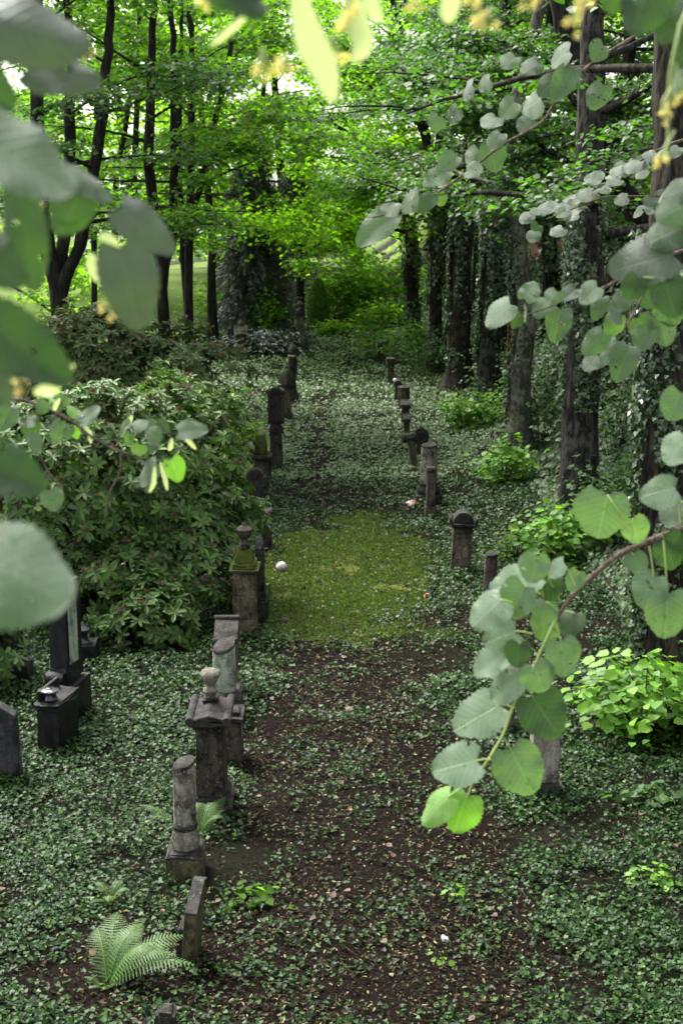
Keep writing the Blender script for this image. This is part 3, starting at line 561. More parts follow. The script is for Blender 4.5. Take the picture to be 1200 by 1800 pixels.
# ------------------------------------------------------------------ small things on the ground
def football():
    p = ground(495, 1007); r = .105; o = np.array(p) + np.array((0, 0, r + .01))
    m, t, out = nmat('ball_leather'); tc = t.nodes.new('ShaderNodeTexCoord').outputs['Object']
    v = t.nodes.new('ShaderNodeTexVoronoi'); v.feature = 'DISTANCE_TO_EDGE'; v.inputs['Scale'].default_value = 11; t.links.new(tc, v.inputs['Vector'])
    w = t.nodes.new('ShaderNodeTexVoronoi'); w.inputs['Scale'].default_value = 11; t.links.new(tc, w.inputs['Vector'])
    wn = t.nodes.new('ShaderNodeSeparateColor'); t.links.new(w.outputs['Color'], wn.inputs[0])
    c = mixc(t, ramp(t, [(.68, 0), (.72, 1)], wn.outputs[0]), (.66, .60, .59), (.30, .16, .19)); c = mixc(t, ramp(t, [(.0, 1), (.14, 0)], v.outputs['Distance']), c, (.16, .12, .12))
    c = mixc(t, ramp(t, [(.4, 0), (.7, .6)], noise(t, 14, 4, .6, tc)), c, (.25, .19, .15))
    q = t.nodes.new('ShaderNodeBsdfPrincipled'); t.links.new(c, q.inputs['Base Color']); q.inputs['Roughness'].default_value = .5; t.links.new(q.outputs[0], out.inputs[0])
    bm = bmesh.new(); bmesh.ops.create_icosphere(bm, subdivisions=4, radius=r); me = bpy.data.meshes.new('football'); bm.to_mesh(me); bm.free(); me.polygons.foreach_set('use_smooth', np.ones(len(me.polygons), bool))
    tag(link('football', me, m, loc=o), 'scuffed white football lying on the moss beside the left gravestones', 'ball')
football()
bm = bmesh.new(); bmesh.ops.create_icosphere(bm, subdivisions=3, radius=.07); me = bpy.data.meshes.new('white_ball'); bm.to_mesh(me); bm.free()
tag(link('white_ball', me, plain('white_paint', (.7, .7, .68), .4, .08), loc=wb), 'tiny white ball resting on the barrel topped gravestone', 'ball')
def pebble(name, label, cat, px, py, size, mat, seed, squash=.6):
    p = ground(px, py); rr = random.Random(seed); bm = bmesh.new(); bmesh.ops.create_icosphere(bm, subdivisions=3, radius=1)
    for v in bm.verts:
        n = .78 + .5 * float(vn(v.co.x * 1.3 + seed, v.co.y * 1.3 + v.co.z, 1.2, seed % 7)); v.co = Vector((v.co.x * size[0] * n, v.co.y * size[1] * n, v.co.z * size[0] * squash * n))
    me = bpy.data.meshes.new(name); bm.to_mesh(me); bm.free(); me.polygons.foreach_set('use_smooth', np.ones(len(me.polygons), bool))
    o = link(name, me, mat, loc=p + np.array((0, 0, size[0] * squash * .7 + .02))); o.rotation_euler.z = rr.uniform(0, 3); return tag(o, label, cat)
m, t, out = nmat('red_white_plastic'); c = mixc(t, ramp(t, [(.45, 0), (.55, 1)], noise(t, 9, 2)), (.65, .5, .46), (.5, .08, .06)); q = t.nodes.new('ShaderNodeBsdfPrincipled'); t.links.new(c, q.inputs['Base Color']); t.links.new(q.outputs[0], out.inputs[0])
pebble('crushed_ball', 'flattened pink and white ball half sunk in leaves left of the slim stone', 'ball', 723, 891, (.13, .11), m, 3, .55)
pebble('paper_scrap', 'pale grey crumpled scrap lying on the soil near the lower edge', 'litter scrap', 782, 1656, (.055, .04), plain('grey_paper', (.20, .20, .22), .6, .3, 40), 5, .4)
pebble('clod', 'dark earth clod on the left edge of the moss', 'clod', 500, 1096, (.10, .07), plain('clod_earth', (.035, .02, .016), .9, .5), 8, .5)
pebble('clod', 'small dark stone lump in the middle of the moss', 'clod', 680, 1077, (.05, .04), plain('lump_stone', (.04, .04, .04), .9, .5), 9, .6)
pebble('clod', 'short black charred chunk right of the charred branch stub', 'clod', 793, 1064, (.075, .12), plain('char', (.016, .015, .016), .8, .5), 12, .6)
def sticks():
    CH = bark('charred_bark', (.012, .011, .012), (.045, .04, .04), 25); RED = plain('red_rot_wood', (.30, .09, .04), .8, .4)
    a, b = ground(747, 1056), ground(763, 1036); e = thing('branch_stub', 'charred black branch stub with orange broken end beside the moss', 'dead branch', a)
    mb = MB(); q = [a + (b - a) * s + np.array((0, 0, .05)) - a for s in (.25, .5, .75, 1)]; mb.tube(q, [.05, .055, .05, .04], 9, wob=.3); link('charred_stem', mb.mesh('charred_stem', False), CH, e)
    mb = MB(); q = [a + (b - a) * s + np.array((0, 0, .05)) - a for s in (0, .12, .249)]; mb.tube(q, [.02, .05, .048], 9, wob=.4); link('broken_end', mb.mesh('broken_end'), RED, e)
    TB = bark('stick_bark', (.03, .022, .018), (.09, .07, .055), 25)
    for lab, pts, r in (('long dark stick lying on the lower moss', [(575, 1093), (590, 1100), (608, 1103), (630, 1101)], .018), ('crooked dark branch along the soil edge under the moss', [(520, 1132), (545, 1134), (570, 1130), (592, 1136)], .026), ('straight brown twig across the lower path soil', [(640, 1632), (665, 1637), (690, 1637), (706, 1636)], .007),
                        ('bent twig on the bare soil left of the paper scrap', [(672, 1560), (678, 1590), (690, 1612), (700, 1632)], .006), ('thin twig on the moss beside the football', [(524, 1008), (534, 1012), (546, 1010)], .012), ('dark stick above the moss in the leaf litter', [(530, 966), (545, 961), (560, 966)], .016), ('dark forked stick beside the slim gravestone base', [(775, 905), (795, 893), (815, 886)], .02), ('pale twig pointing up the path on bare soil', [(605, 1372), (618, 1362), (632, 1354)], .008)):
        q = [ground(*c) + np.array((0, 0, r * 1.6 + .015)) for c in pts]; o0 = q[0]; mb = MB(); mb.tube([x - o0 for x in q], np.linspace(r, r * .5, len(q)), 6, wob=.3)
        tag(link('fallen_stick', mb.mesh('fallen_stick'), TB, loc=o0), lab, 'stick')
sticks()
# ------------------------------------------------------------------ trees
BK = dict(dark=bark('dark_bark', (.0055, .0052, .0042), (.026, .024, .018)), grey=bark('grey_bark', (.008, .0076, .0066), (.058, .055, .046)),
          pale=bark('pale_lichen_bark', (.03, .027, .022), (.10, .09, .075), lichen=(.15, .155, .115)), brown=bark('brown_bark', (.008, .007, .0055), (.046, .039, .029)))
LM = dict(  # shade, mid, bright: same crown leaf, shade and backlight put into the colour
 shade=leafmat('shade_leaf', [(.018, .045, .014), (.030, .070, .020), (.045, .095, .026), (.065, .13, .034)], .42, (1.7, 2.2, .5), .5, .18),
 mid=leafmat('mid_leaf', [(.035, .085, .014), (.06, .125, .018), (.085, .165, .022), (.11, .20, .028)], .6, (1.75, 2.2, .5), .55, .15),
 bright=leafmat('backlit_leaf', [(.08, .15, .014), (.12, .21, .020), (.16, .26, .028), (.20, .30, .04)], .7, (1.8, 2.25, .45), .6, .12),
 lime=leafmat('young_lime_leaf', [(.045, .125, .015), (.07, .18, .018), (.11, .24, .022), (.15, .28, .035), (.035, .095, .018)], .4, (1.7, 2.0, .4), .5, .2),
 rhodo=leafmat('rhododendron_leaf', [(.024, .050, .016), (.038, .078, .020), (.055, .11, .026), (.10, .18, .034), (.042, .084, .026), (.075, .10, .036), (.055, .11, .026)], .18, (1.4, 1.8, .5), .5, .14),
 rhodob=leafmat('dark_rhododendron_leaf', [(.030, .052, .02), (.044, .078, .024), (.062, .105, .03), (.085, .095, .038), (.05, .086, .03)], .15, (1.4, 1.8, .5), .5, .14),
 needle=leafmat('needles', [(.010, .016, .013), (.022, .032, .026), (.045, .058, .050), (.08, .098, .088)], .1, (1.2, 1.4, .7), .5),
 juniper=leafmat('juniper_needles', [(.020, .030, .024), (.034, .048, .038), (.05, .066, .052)], .1, (1.2, 1.4, .7), .55),
 thuja=leafmat('thuja_leaf', [(.05, .10, .018), (.08, .15, .028), (.11, .19, .04)], .25, (1.5, 1.8, .4), .5),
 fern=leafmat('fern_leaf', [(.065, .12, .04), (.09, .155, .055), (.12, .19, .075)], .4, (1.3, 1.5, .6), .55, .2),
 ivy=leafmat('climbing_ivy_leaf', [(.014, .030, .012), (.022, .046, .016), (.034, .066, .022), (.05, .09, .03)], .15, (1.3, 1.7, .5), .33),
 buds=leafmat('dry_flower_heads', [(.11, .07, .035), (.16, .105, .058), (.09, .065, .032)], .1, (1, 1, 1), .8))
def curve(p0, d, L, n=6, lift=0.0, jit=.06):
    pts = [np.array(p0, float)]; d = np.array(d, float); d /= np.linalg.norm(d)
    for k in range(n):
        d = d + np.array((random.gauss(0, jit), random.gauss(0, jit), random.gauss(0, jit) + lift / n)); d /= np.linalg.norm(d); pts.append(pts[-1] + d * L / n)
    return np.array(pts)
def interp(pts, t):
    pts = np.asarray(pts); x = t * (len(pts) - 1); i = min(int(x), len(pts) - 2); return pts[i] + (pts[i + 1] - pts[i]) * (x - i)
def sprays(C, per, rad, size, flat=.22, kind='lime', spread=.5, droop=.15):
    """flattened layers of leaves round the twig ends C"""
    C = np.repeat(np.asarray(C), per, axis=0); n = len(C); r = rad * np.repeat(RNG.uniform(.6, 1.25, n // per), per)
    off = RNG.normal(0, .5, (n, 3)) * np.stack([r, r, r * flat], -1); rr = np.hypot(off[:, 0], off[:, 1]); off[:, 2] -= droop * rr ** 1.5
    nr = upn(n, spread); nr[:, :2] += off[:, :2] * .5
    return scatter(kind, C + off, rotm(nr, RNG.uniform(0, 6.28, n)), size * RNG.uniform(.65, 1.3, n))
def tree(name, label, trunks, r0, top, crown_from, reach, mat, leaf, size=.12, per=46, limbs=16, rad=.75, cat='tree', subs=4, skip=None, group=None, low=1.0, el0=5, extra=(), flat=.22):
    """trunks: list of point lists in world space, first one is the main stem"""
    base = np.array(trunks[0][0]); e = thing(name, label, cat, base, group=group); mb, bw, C = MB(), MB(), []
    for ti, tr in enumerate(trunks):
        tr = [np.array(q) for q in tr]
        if tr[-1][2] < top - .5:
            d = tr[-1] - tr[-2]; d = d / np.linalg.norm(d) * .6 + np.array((0, 0, .4)); L = max(.5, (top - tr[-1][2]) / max(.3, d[2] / np.linalg.norm(d)))
            tr += list(curve(tr[-1], d, L * .95, 5, .4, .05)[1:])
        pts = []
        for a, b in zip(tr, tr[1:]):
            for s in np.linspace(0, 1, 5)[:-1]: pts.append(a + (b - a) * s)
        pts = np.array(pts + [tr[-1]]); hh = np.linspace(0, 1, len(pts)); rr = r0 if ti == 0 else r0 * .62
        hz = (pts[:, 2] - pts[0][2]) / max(1, pts[-1][2] - pts[0][2])
        rad_ = rr * (1 - .84 * np.clip(hz, 0, 1) ** 1.5) + (rr * .45 * np.exp(-(pts[:, 2] - base[2]) / .35) if ti == 0 else 0)
        pts[:, :2] += RNG.normal(0, .02, (len(pts), 2)) * (1 if r0 < .5 else 1.5); pts[0, 2] -= .3
        seg = np.linspace(0, 1, 90) ** 1.6; tt = np.linspace(0, 1, len(pts)); PP = np.stack([np.interp(seg, tt, pts[:, i]) for i in range(3)], -1) - base; RR = np.interp(seg, tt, rad_); nn = 26
        th = np.linspace(0, 6.2832, nn, endpoint=False); cs, sn = np.cos(th)[None], np.sin(th)[None]; zz = PP[:, 2:3]
        rid = vn(2.6 * cs + .22 * zz + 3 * ti, 2.6 * sn + .16 * zz, 1.35, 6) - .5; big = vn(.9 * cs + .6 * zz, .9 * sn + 9, 1, 8) - .5; root = np.exp(-np.clip(zz, 0, 9) / .32) * (.15 + .8 * vn(1.6 * cs + base[0], 1.6 * sn + base[1], 1.2, 3)) * (ti == 0)
        rad2 = RR[:, None] * (1 + .26 * rid + .22 * big + root * .9)
        Vt = np.stack([PP[:, 0:1] + rad2 * cs, PP[:, 1:2] + rad2 * sn, PP[:, 2:3] + 0 * rad2], -1).reshape(-1, 3); i_ = np.arange(89)[:, None] * nn; j_ = np.arange(nn)[None]; mb.add(Vt, np.stack([i_ + j_, i_ + (j_ + 1) % nn, i_ + nn + (j_ + 1) % nn, i_ + nn + j_], -1).reshape(-1, 4))
        z0, z1 = base[2] + crown_from, pts[-1][2]
        for k in range(limbs if ti == 0 else limbs // 2):
            t = ((k + .5) / (limbs if ti == 0 else limbs // 2)) ** (1 / low); z = z0 + (z1 - z0) * t * .96
            idx = int(np.argmin(np.abs(pts[:, 2] - z))); az = k * 2.4 + random.uniform(-.4, .4) + ti; el = R(el0 + 50 * t + random.uniform(-8, 8)); L = reach * (1 - .55 * t ** 1.4) * random.uniform(.75, 1.2)
            d = np.array((math.cos(az) * math.cos(el), math.sin(az) * math.cos(el), math.sin(el)))
            if skip is not None and skip(pts[idx] + d * L): continue
            lb = curve(pts[idx], d, L, 6, -.25 * (1 - t), .07); rl = max(.012, rad_[idx] * .36)
            bw.tube(lb - base, np.linspace(rl, rl * .2, len(lb)), 6)
            for s in range(subs):
                ts = .35 + .65 * (s + .5) / subs; p = interp(lb, ts); a2 = az + (1 if s % 2 else -1) * random.uniform(.4, 1.1); d2 = np.array((math.cos(a2), math.sin(a2), random.uniform(-.12, .30)))
                sb = curve(p, d2, L * .42 * (1.25 - ts * .5), 4, -.25, .08); bw.tube(sb - base, np.linspace(rl * .35, .006, len(sb)), 5, cap=False)
                C += [interp(sb, q) for q in (.35, .7, 1.0)]
            C += [lb[-1], interp(lb, .8)]
    for q in extra:
        q = np.array(q[0]), q[1]; bw.tube(q[0] - base, np.linspace(q[1], q[1] * .35, len(q[0])), 7)
        for s in (.3, .45, .6, .75, .9, 1.0):
            p = interp(q[0], s); C.append(p); d2 = np.array((random.gauss(0, 1), random.gauss(0, 1), random.gauss(-.1, .3))); sb = curve(p, d2, random.uniform(.6, 1.2), 4, -.3, .08); bw.tube(sb - base, np.linspace(q[1] * .3, .006, len(sb)), 5, cap=False); C += [sb[-1], interp(sb, .6)]; d2 = np.array((random.gauss(0, 1), random.gauss(0, 1), random.gauss(0, .3))); sb = curve(p, d2, random.uniform(.7, 1.6), 4, -.3, .08); bw.tube(sb - base, np.linspace(q[1] * .3, .006, len(sb)), 5, cap=False); C += [sb[-1], interp(sb, .6), interp(sb, .3)]
    link('trunk', mb.mesh('trunk', True), mat, e)
    if bw.n: link('limbs', bw.mesh('limbs', True), mat, e)
    if C:
        C = np.array(C)
        if skip is not None: C = C[[not skip(c) for c in C]]
        V, F = sprays(C - base, per, rad, size, flat); link('crown', fmesh('crown', V, F), leaf, e)
    return e
def climb(label, pts, r, h0, h1, n, size=.08, side=None):
    """ivy growing up a trunk"""
    pts = np.asarray(pts); base = pts[0]; mb = MB()
    t = RNG.random(n) ** 1.0; z = base[2] + h0 + (h1 - h0) * t; cx = np.interp(z, pts[:, 2], pts[:, 0]); cy = np.interp(z, pts[:, 2], pts[:, 1])
    th = RNG.uniform(0, 6.28, n) if side is None else RNG.normal(side, .9, n); k = vn(th * 1.2, z, 1.1, 4) > .40; th, z, cx, cy = th[k], z[k], cx[k], cy[k]; n = len(z)
    rr = (r * 1.06) + np.abs(RNG.normal(0, .07, n)) + .02; out = np.stack([np.cos(th), np.sin(th), 0 * th], -1)
    P = np.stack([cx, cy, z], -1) + out * rr[:, None] - base; nr = out + RNG.normal(0, .35, (n, 3)) + np.array((0, 0, .35))
    M = rotx(np.stack([RNG.normal(0, .5, n), RNG.normal(0, .5, n), -np.ones(n)], -1), nr / np.linalg.norm(nr, axis=1)[:, None])
    V, F = scatter('ivy', P, M, size * RNG.uniform(.6, 1.25, n)); e = thing('climbing_ivy', label, 'climbing ivy', base)
    link('foliage', fmesh('foliage', V, F), LM['ivy'], e)
    for k in range(5):
        a = random.uniform(0, 6.28) if side is None else random.gauss(side, .7); zz = np.linspace(h0, h1 * .9, 14); a = a + np.cumsum(RNG.normal(0, .12, 14))
        q = np.stack([np.interp(zz + base[2], pts[:, 2], pts[:, 0]) + np.cos(a) * r * 1.06, np.interp(zz + base[2], pts[:, 2], pts[:, 1]) + np.sin(a) * r * 1.06, zz + base[2]], -1) - base; mb.tube(q, np.linspace(.022, .008, 14), 5)
    link('stems', mb.mesh('stems'), BK['brown'], e)
def stem(pxs, d, dd=0.0):
    """trunk centre line through photo pixels at its own distance d (base on the ground)"""
    b = ground(*pxs[0]) if d is None else at(*pxs[0], d); d0 = depth(b); out = [b]
    for k, (x, y) in enumerate(pxs[1:]): out.append(at(x, y, d0 + dd * (k + 1)))
    return out
def clear_view(c):
    """keeps the lane over the path open: no twigs low over the path"""
    d = depth(c); r = row(c); u = 600 + FPX * c[0] / max(d, .1)
    if d < 6: return True
    if -4.6 < c[0] < 4.3 and d < 76 and r < -50: return True
    if r < -60: return d < 9
    return d < 12 or (d < 36 and 215 < u < 690) or (d < 24 and -400 < u < 1250 and r > 330) or (d < 50 and 380 < u < 700 and r > 60) or (r > 470 and d < 70)
def cv2(c):
    d = depth(c); r = row(c); u = 600 + FPX * c[0] / max(d, .1)
    if -4.6 < c[0] < 4.3 and d < 80 and r < -50: return True
    return (r > 455 + 30 * math.sin(u * .05) and 370 < u < 690 and d < 90) or (d < 60 and 400 < u < 700 and r > 280) or (r > 560 and u < 760 and d < 85)

s1 = stem([(1170, 1200), (1168, 900), (1172, 600), (1178, 300), (1180, 60)], None)
tree('lime_tree', 'stout lime tree at the right edge with ivy and fresh shoots round its foot', [s1], .34, 15.5, 7.2, 5.0, BK['brown'], LM['shade'], .12, 50, 18, .62, skip=clear_view, low=1.15)
s2 = stem([(1012, 945), (1020, 750), (1030, 480), (1036, 250), (1040, 60)], None)
tree('lime_tree', 'big dark rough barked tree standing behind the hanging lime twig', [s2], .37, 16, 5.2, 5.6, BK['grey'], LM['shade'], .12, 74, 26, .8, skip=clear_view, low=1.2, extra=[(stem(q, 35), .09) for q in ([(1035, 310), (960, 260), (880, 215), (800, 190)], [(1030, 200), (960, 120), (880, 70), (790, 50)], [(1035, 360), (980, 330), (930, 320)], [(1036, 240), (1090, 180), (1140, 150)])])
s2b = stem([(1150, 450), (1090, 330), (1045, 220), (1005, 120)], 37.5)
s2b[0] = on(s2b[0][0] + .9, s2b[0][1], 0)
tree('lime_tree', 'dark leaning trunk slanting up to the left across the big tree', [s2b], .36, 14.5, 8.2, 4.2, BK['dark'], LM['shade'], .13, 44, 12, .7, skip=clear_view)
s3 = stem([(912, 800), (913, 680), (925, 560), (905, 400), (888, 270), (915, 150), (945, 20)], None)
tree('hornbeam', 'pale lichen covered trunk with dark shaded side, third from the right', [s3], .29, 16, 5.8, 5.2, BK['pale'], LM['shade'], .13, 70, 22, .85, skip=clear_view, low=1.2, extra=[(stem(q, 42.5), .08) for q in ([(906, 400), (850, 350), (790, 325), (735, 330)], [(895, 270), (840, 190), (770, 130), (710, 110)], [(905, 420), (950, 380), (985, 370)])])
s4 = stem([(856, 722), (860, 600), (868, 450), (872, 300), (880, 120)], None)
tree('hornbeam', 'ivy wrapped trunk left of the pale lichen covered trunk', [s4], .36, 17, 7.0, 5.6, BK['grey'], LM['shade'], .15, 50, 18, .85, skip=clear_view)
s5 = stem([(806, 682), (808, 560), (812, 420), (826, 300), (838, 120)], None)
tree('hornbeam', 'brown trunk with ivy on its left side, rising above the right gravestones', [s5], .44, 18, 7.5, 6.0, BK['brown'], LM['mid'], .16, 50, 18, .9, skip=clear_view)
s7 = stem([(797, 600), (788, 380), (752, 260), (728, 120), (695, 20)], 66)
s7[0] = on(s7[0][0], s7[0][1])
ex = [stem([(757, 270), (735, 215), (690, 165), (640, 110), (590, 70)], 66), stem([(770, 330), (700, 290), (640, 250), (580, 215), (500, 205)], 66), stem([(785, 370), (720, 352), (660, 330), (600, 332)], 66)]
tree('hornbeam', 'slim curving dark tree bending left over the path', [s7], .31, 15.5, 8.5, 5.5, BK['dark'], LM['mid'], .15, 44, 16, .85, skip=cv2, extra=[(x, .16) for x in ex])
for lab, pxs, d in (('dark ivied trunk half hidden between the slender and the brown trunk', [(764, 590), (766, 450), (770, 300), (776, 150)], 66), ('narrow dark trunk just right of the ivy wrapped trunk', [(884, 640), (884, 500), (880, 350), (878, 180)], 58), ('dark trunk on the bank left of the big rough tree', [(968, 560), (966, 420), (952, 260), (962, 120)], 52), ('shadowy trunk on the bank right of the big rough tree', [(1085, 560), (1088, 430), (1094, 300), (1100, 150)], 46)):
    q = stem(pxs, d); q[0] = on(q[0][0], q[0][1]); tree('hornbeam', lab, [q], .27, 15.5, 6.5, 4.6, BK['dark'], LM['shade'], .16, 46, 14, .9, skip=clear_view); climb('ivy on the ' + lab, q, .27, 0, 6.5, 1500, .15)
s6 = stem([(727, 552), (722, 440), (712, 330), (704, 200), (690, 90)], 76)
s6[0] = on(s6[0][0], s6[0][1])
tree('hornbeam', 'slender distant trunk rising from the dark bank right of the path end', [s6], .30, 17, 7.5, 6.0, BK['dark'], LM['bright'], .19, 50, 18, 1.1, skip=cv2, extra=[(x, .10) for x in (stem([(716, 410), (660, 392), (610, 402), (555, 432), (505, 478)], 72), stem([(716, 360), (670, 345), (620, 325), (570, 322)], 73))])
# left group
def stand(pxs, d, **k):
    s = stem(pxs, d); s[0] = on(s[0][0], s[0][1]); return s
l1 = stand([(331, 560), (332, 430), (336, 300), (338, 120)], 47); l1b = [l1[1] + (l1[2] - l1[1]) * .15] + stem([(352, 330), (372, 240), (395, 150)], 47.6)
l1c = stand([(316, 420), (314, 300), (318, 120), (320, 20)], 47.5); l1c[0] = l1[0] + (l1[1] - l1[0]) * .45
tree('hornbeam', 'twin stemmed tree behind the far rhododendron, straight slender trunks', [l1, l1c, l1b], .16, 15, 5.5, 5.0, BK['dark'], LM['mid'], .15, 46, 18, .85, skip=cv2, extra=[(stem([(336, 330), (380, 265), (430, 235), (450, 195)], 47.3), .08)])
l2 = stand([(288, 560), (286, 490), (268, 400), (262, 250), (268, 90)], 42); l2b = [l2[1]] + stem([(302, 430), (304, 360), (306, 200)], 42.2)
tree('hornbeam', 'forked dark tree left of the twin stemmed tree', [l2, l2b], .20, 14.5, 5.5, 4.6, BK['dark'], LM['mid'], .13, 46, 16, .8, skip=cv2)
l3 = stand([(102, 590), (104, 520), (84, 440), (70, 300), (60, 100)], 39); l3b = [l3[1]] + stem([(112, 420), (120, 300), (126, 100)], 39.3); l3c = [l3[1]] + stem([(140, 430), (160, 330), (180, 200)], 38.7)
tree('hornbeam', 'thick many stemmed dark tree at the far left behind the rhododendrons', [l3, l3b, l3c], .27, 13.5, 5.8, 4.6, BK['dark'], LM['shade'], .13, 46, 14, .8, skip=cv2)
for lab, pxs, d in (('thin dark trunk between the forked tree and the many stemmed tree', [(234, 520), (236, 330), (240, 200), (246, 40)], 52), ('pair of slim trunks in the shade at upper left', [(188, 540), (205, 300), (232, 160), (248, 30)], 56), ('faint thin trunk far behind the left leaves', [(160, 540), (166, 300), (170, 150), (176, 20)], 60)):
    tree('hornbeam', lab, [stand(pxs, d)], .14, 16, 6.0, 4.6, BK['dark'], LM['mid'], .17, 40, 14, .9, skip=cv2)
# further trees that close the view
far = [('beech behind the path end, in front of the open sky', 1, 112, 22, 'bright'), ('bright beech far beyond the weeping spruces', -9, 112, 23, 'bright'), ('bright beech far beyond the clipped thuja', 12, 112, 22, 'bright'), ('backlit bright beech closing the view above the path end', -4, 104, 23, 'bright'), ('bright green beech behind the weeping conifer', -13, 98, 23, 'bright'), ('tall pale green tree at the back left of the conifer', -21, 92, 22, 'bright'), ('broad leafy tree behind the forked tree', -17, 70, 19, 'bright'),
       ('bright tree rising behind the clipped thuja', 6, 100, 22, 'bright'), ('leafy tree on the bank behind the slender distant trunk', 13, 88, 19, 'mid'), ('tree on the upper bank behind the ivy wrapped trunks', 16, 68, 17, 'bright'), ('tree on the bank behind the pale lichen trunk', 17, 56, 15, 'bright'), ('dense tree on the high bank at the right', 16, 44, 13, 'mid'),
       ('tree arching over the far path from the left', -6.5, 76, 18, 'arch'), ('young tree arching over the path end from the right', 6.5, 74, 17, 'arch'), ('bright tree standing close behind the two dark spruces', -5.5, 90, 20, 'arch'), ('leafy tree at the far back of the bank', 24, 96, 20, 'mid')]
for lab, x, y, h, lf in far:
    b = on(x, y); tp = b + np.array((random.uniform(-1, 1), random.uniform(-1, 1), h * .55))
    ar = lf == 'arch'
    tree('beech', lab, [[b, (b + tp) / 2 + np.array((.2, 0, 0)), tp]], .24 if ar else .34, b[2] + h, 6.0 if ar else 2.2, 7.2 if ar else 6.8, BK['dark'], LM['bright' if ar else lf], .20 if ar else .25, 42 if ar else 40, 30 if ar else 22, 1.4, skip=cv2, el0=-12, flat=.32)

for lab, q, r, h0, h1, n, sz, sd in (('ivy climbing the brown trunk above the right gravestones', s5, .42, 0.8, 7.5, 7000, .12, 2.9), ('dense ivy wrapping the trunk left of the pale trunk', s4, .36, .1, 7.5, 7500, .11, 3.3), ('sparse ivy along the left side of the pale lichen trunk', s3, .28, 0, 6.5, 3000, .09, 3.1), ('ivy around the foot of the stout right edge tree', s1, .36, 0, 6.2, 4500, .08, 3.3),
                                 ('ivy strands on the upper part of the big rough tree', s2, .36, 2.6, 6.8, 2200, .09, 4.4), ('dark ivy on the slender distant trunk', s6, .34, 0, 7, 1800, .17, None), ('ivy hanging on the many stemmed dark tree', l3, .36, 0, 3.6, 900, .13, None)):
    climb(lab, q, r, h0, h1, n, sz, sd)
# ------------------------------------------------------------------ rhododendrons
def rhodo(name, label, base, lobes, n, mat, size, buds=0.0):
    e = thing(name, label, 'rhododendron', base); base = np.array(base); P, Nn = [], []
    L = np.array([l[:3] for l in lobes]); Rr = np.array([l[3:6] for l in lobes]); ar = (Rr[:, 0] * Rr[:, 2]); ch = RNG.choice(len(L), n, p=ar / ar.sum())
    d = RNG.normal(0, 1, (n, 3)); d /= np.linalg.norm(d, axis=1)[:, None]; d[:, 2] = np.where(d[:, 2] < -.45, -d[:, 2], d[:, 2])
    sh = RNG.random(n) ** .35 * .32 + .70; sh *= 1 + .75 * (vn(d[:, 0] * 2.2 + ch * 3, d[:, 2] * 2.2 + d[:, 1] * 2, 1.4, 9) - .5)
    sh = sh + (RNG.random(n) < .10) * RNG.random(n) * .22
    p = L[ch] + d * Rr[ch] * sh[:, None]
    ins = np.zeros(n, bool)
    for l, r in zip(L, Rr): ins |= (((p - l) / r) ** 2).sum(1) < .42
    p, d = p[~ins], d[~ins]; k = p[:, 2] + base[2] > tz(p[:, 0] + base[0], p[:, 1] + base[1]) + .05; p, d = p[k], d[k]; n = len(p)
    ax = d * .75 + np.array((0, 0, .65)) + RNG.normal(0, .25, (n, 3)); ax /= np.linalg.norm(ax, axis=1)[:, None]
    per = 8; A = np.repeat(ax, per, 0); Q = np.repeat(p, per, 0); M0 = rotm(A, np.repeat(RNG.uniform(0, 6.28, n), per)); th = np.tile(np.arange(per) * 2 * np.pi / per, n) + RNG.normal(0, .18, n * per)
    x = M0[:, :, 0] * np.cos(th)[:, None] + M0[:, :, 1] * np.sin(th)[:, None]; tilt = RNG.uniform(-.45, .45, n * per)[:, None]
    X = x * np.cos(tilt) + A * np.sin(tilt); NR = A * np.cos(tilt) - x * np.sin(tilt)
    V, F = scatter('long', Q + A * .02, rotx(X, NR), size * RNG.uniform(.7, 1.2, n * per)); link('foliage', fmesh('foliage', V, F), mat, e)
    mb = MB()
    for k in range(26):
        q = p[random.randrange(n)]; g = np.array((q[0] * .25, q[1] * .25, float(tz(base[0] + q[0] * .25, base[1] + q[1] * .25)) - base[2])); m = (g + q) / 2 + np.array((random.gauss(0, .25), random.gauss(0, .25), random.uniform(-.2, .2))); mb.tube([g, g * .6 + m * .4 + np.array((0, 0, .1)), m, q], [.05, .04, .03, .008], 6)
    link('stems', mb.mesh('stems'), BK['brown'], e)
    if buds > 0:
        k = RNG.random(n) < buds; m = int(k.sum()); C = np.repeat(p[k] + ax[k] * .05, 9, 0); dr = RNG.normal(0, 1, (m * 9, 3)); dr[:, 2] = np.abs(dr[:, 2])
        V, F = scatter('dia', C, rotx(dr, RNG.normal(0, 1, (m * 9, 3))), size * .5); link('dry_flower_heads', fmesh('dry_flower_heads', V, F), LM['buds'], e)
b = on(-3.6, 25.6)
rhodo('rhododendron', 'large glossy green rhododendron beside the left gravestones', b, [(0.2, 0, 1.2, 1.75, 1.9, 1.5), (.1, .2, 2.6, 1.65, 1.7, 1.25), (-1.5, .1, 1.9, 1.7, 1.8, 1.5), (1.15, .4, 1.25, 1.05, 1.3, 1.0), (.6, -.9, .75, 1.2, 1.2, .85), (-.9, -.7, 2.3, 1.5, 1.3, 1.2), (-2.6, .4, 1.4, 1.4, 1.5, 1.3), (.55, -2.7, .5, .8, .7, .6), (-.2, -1.5, .7, 1.1, .9, .75)], 4600, LM['rhodo'], .18, .16)
b = on(-5.5, 35.8)
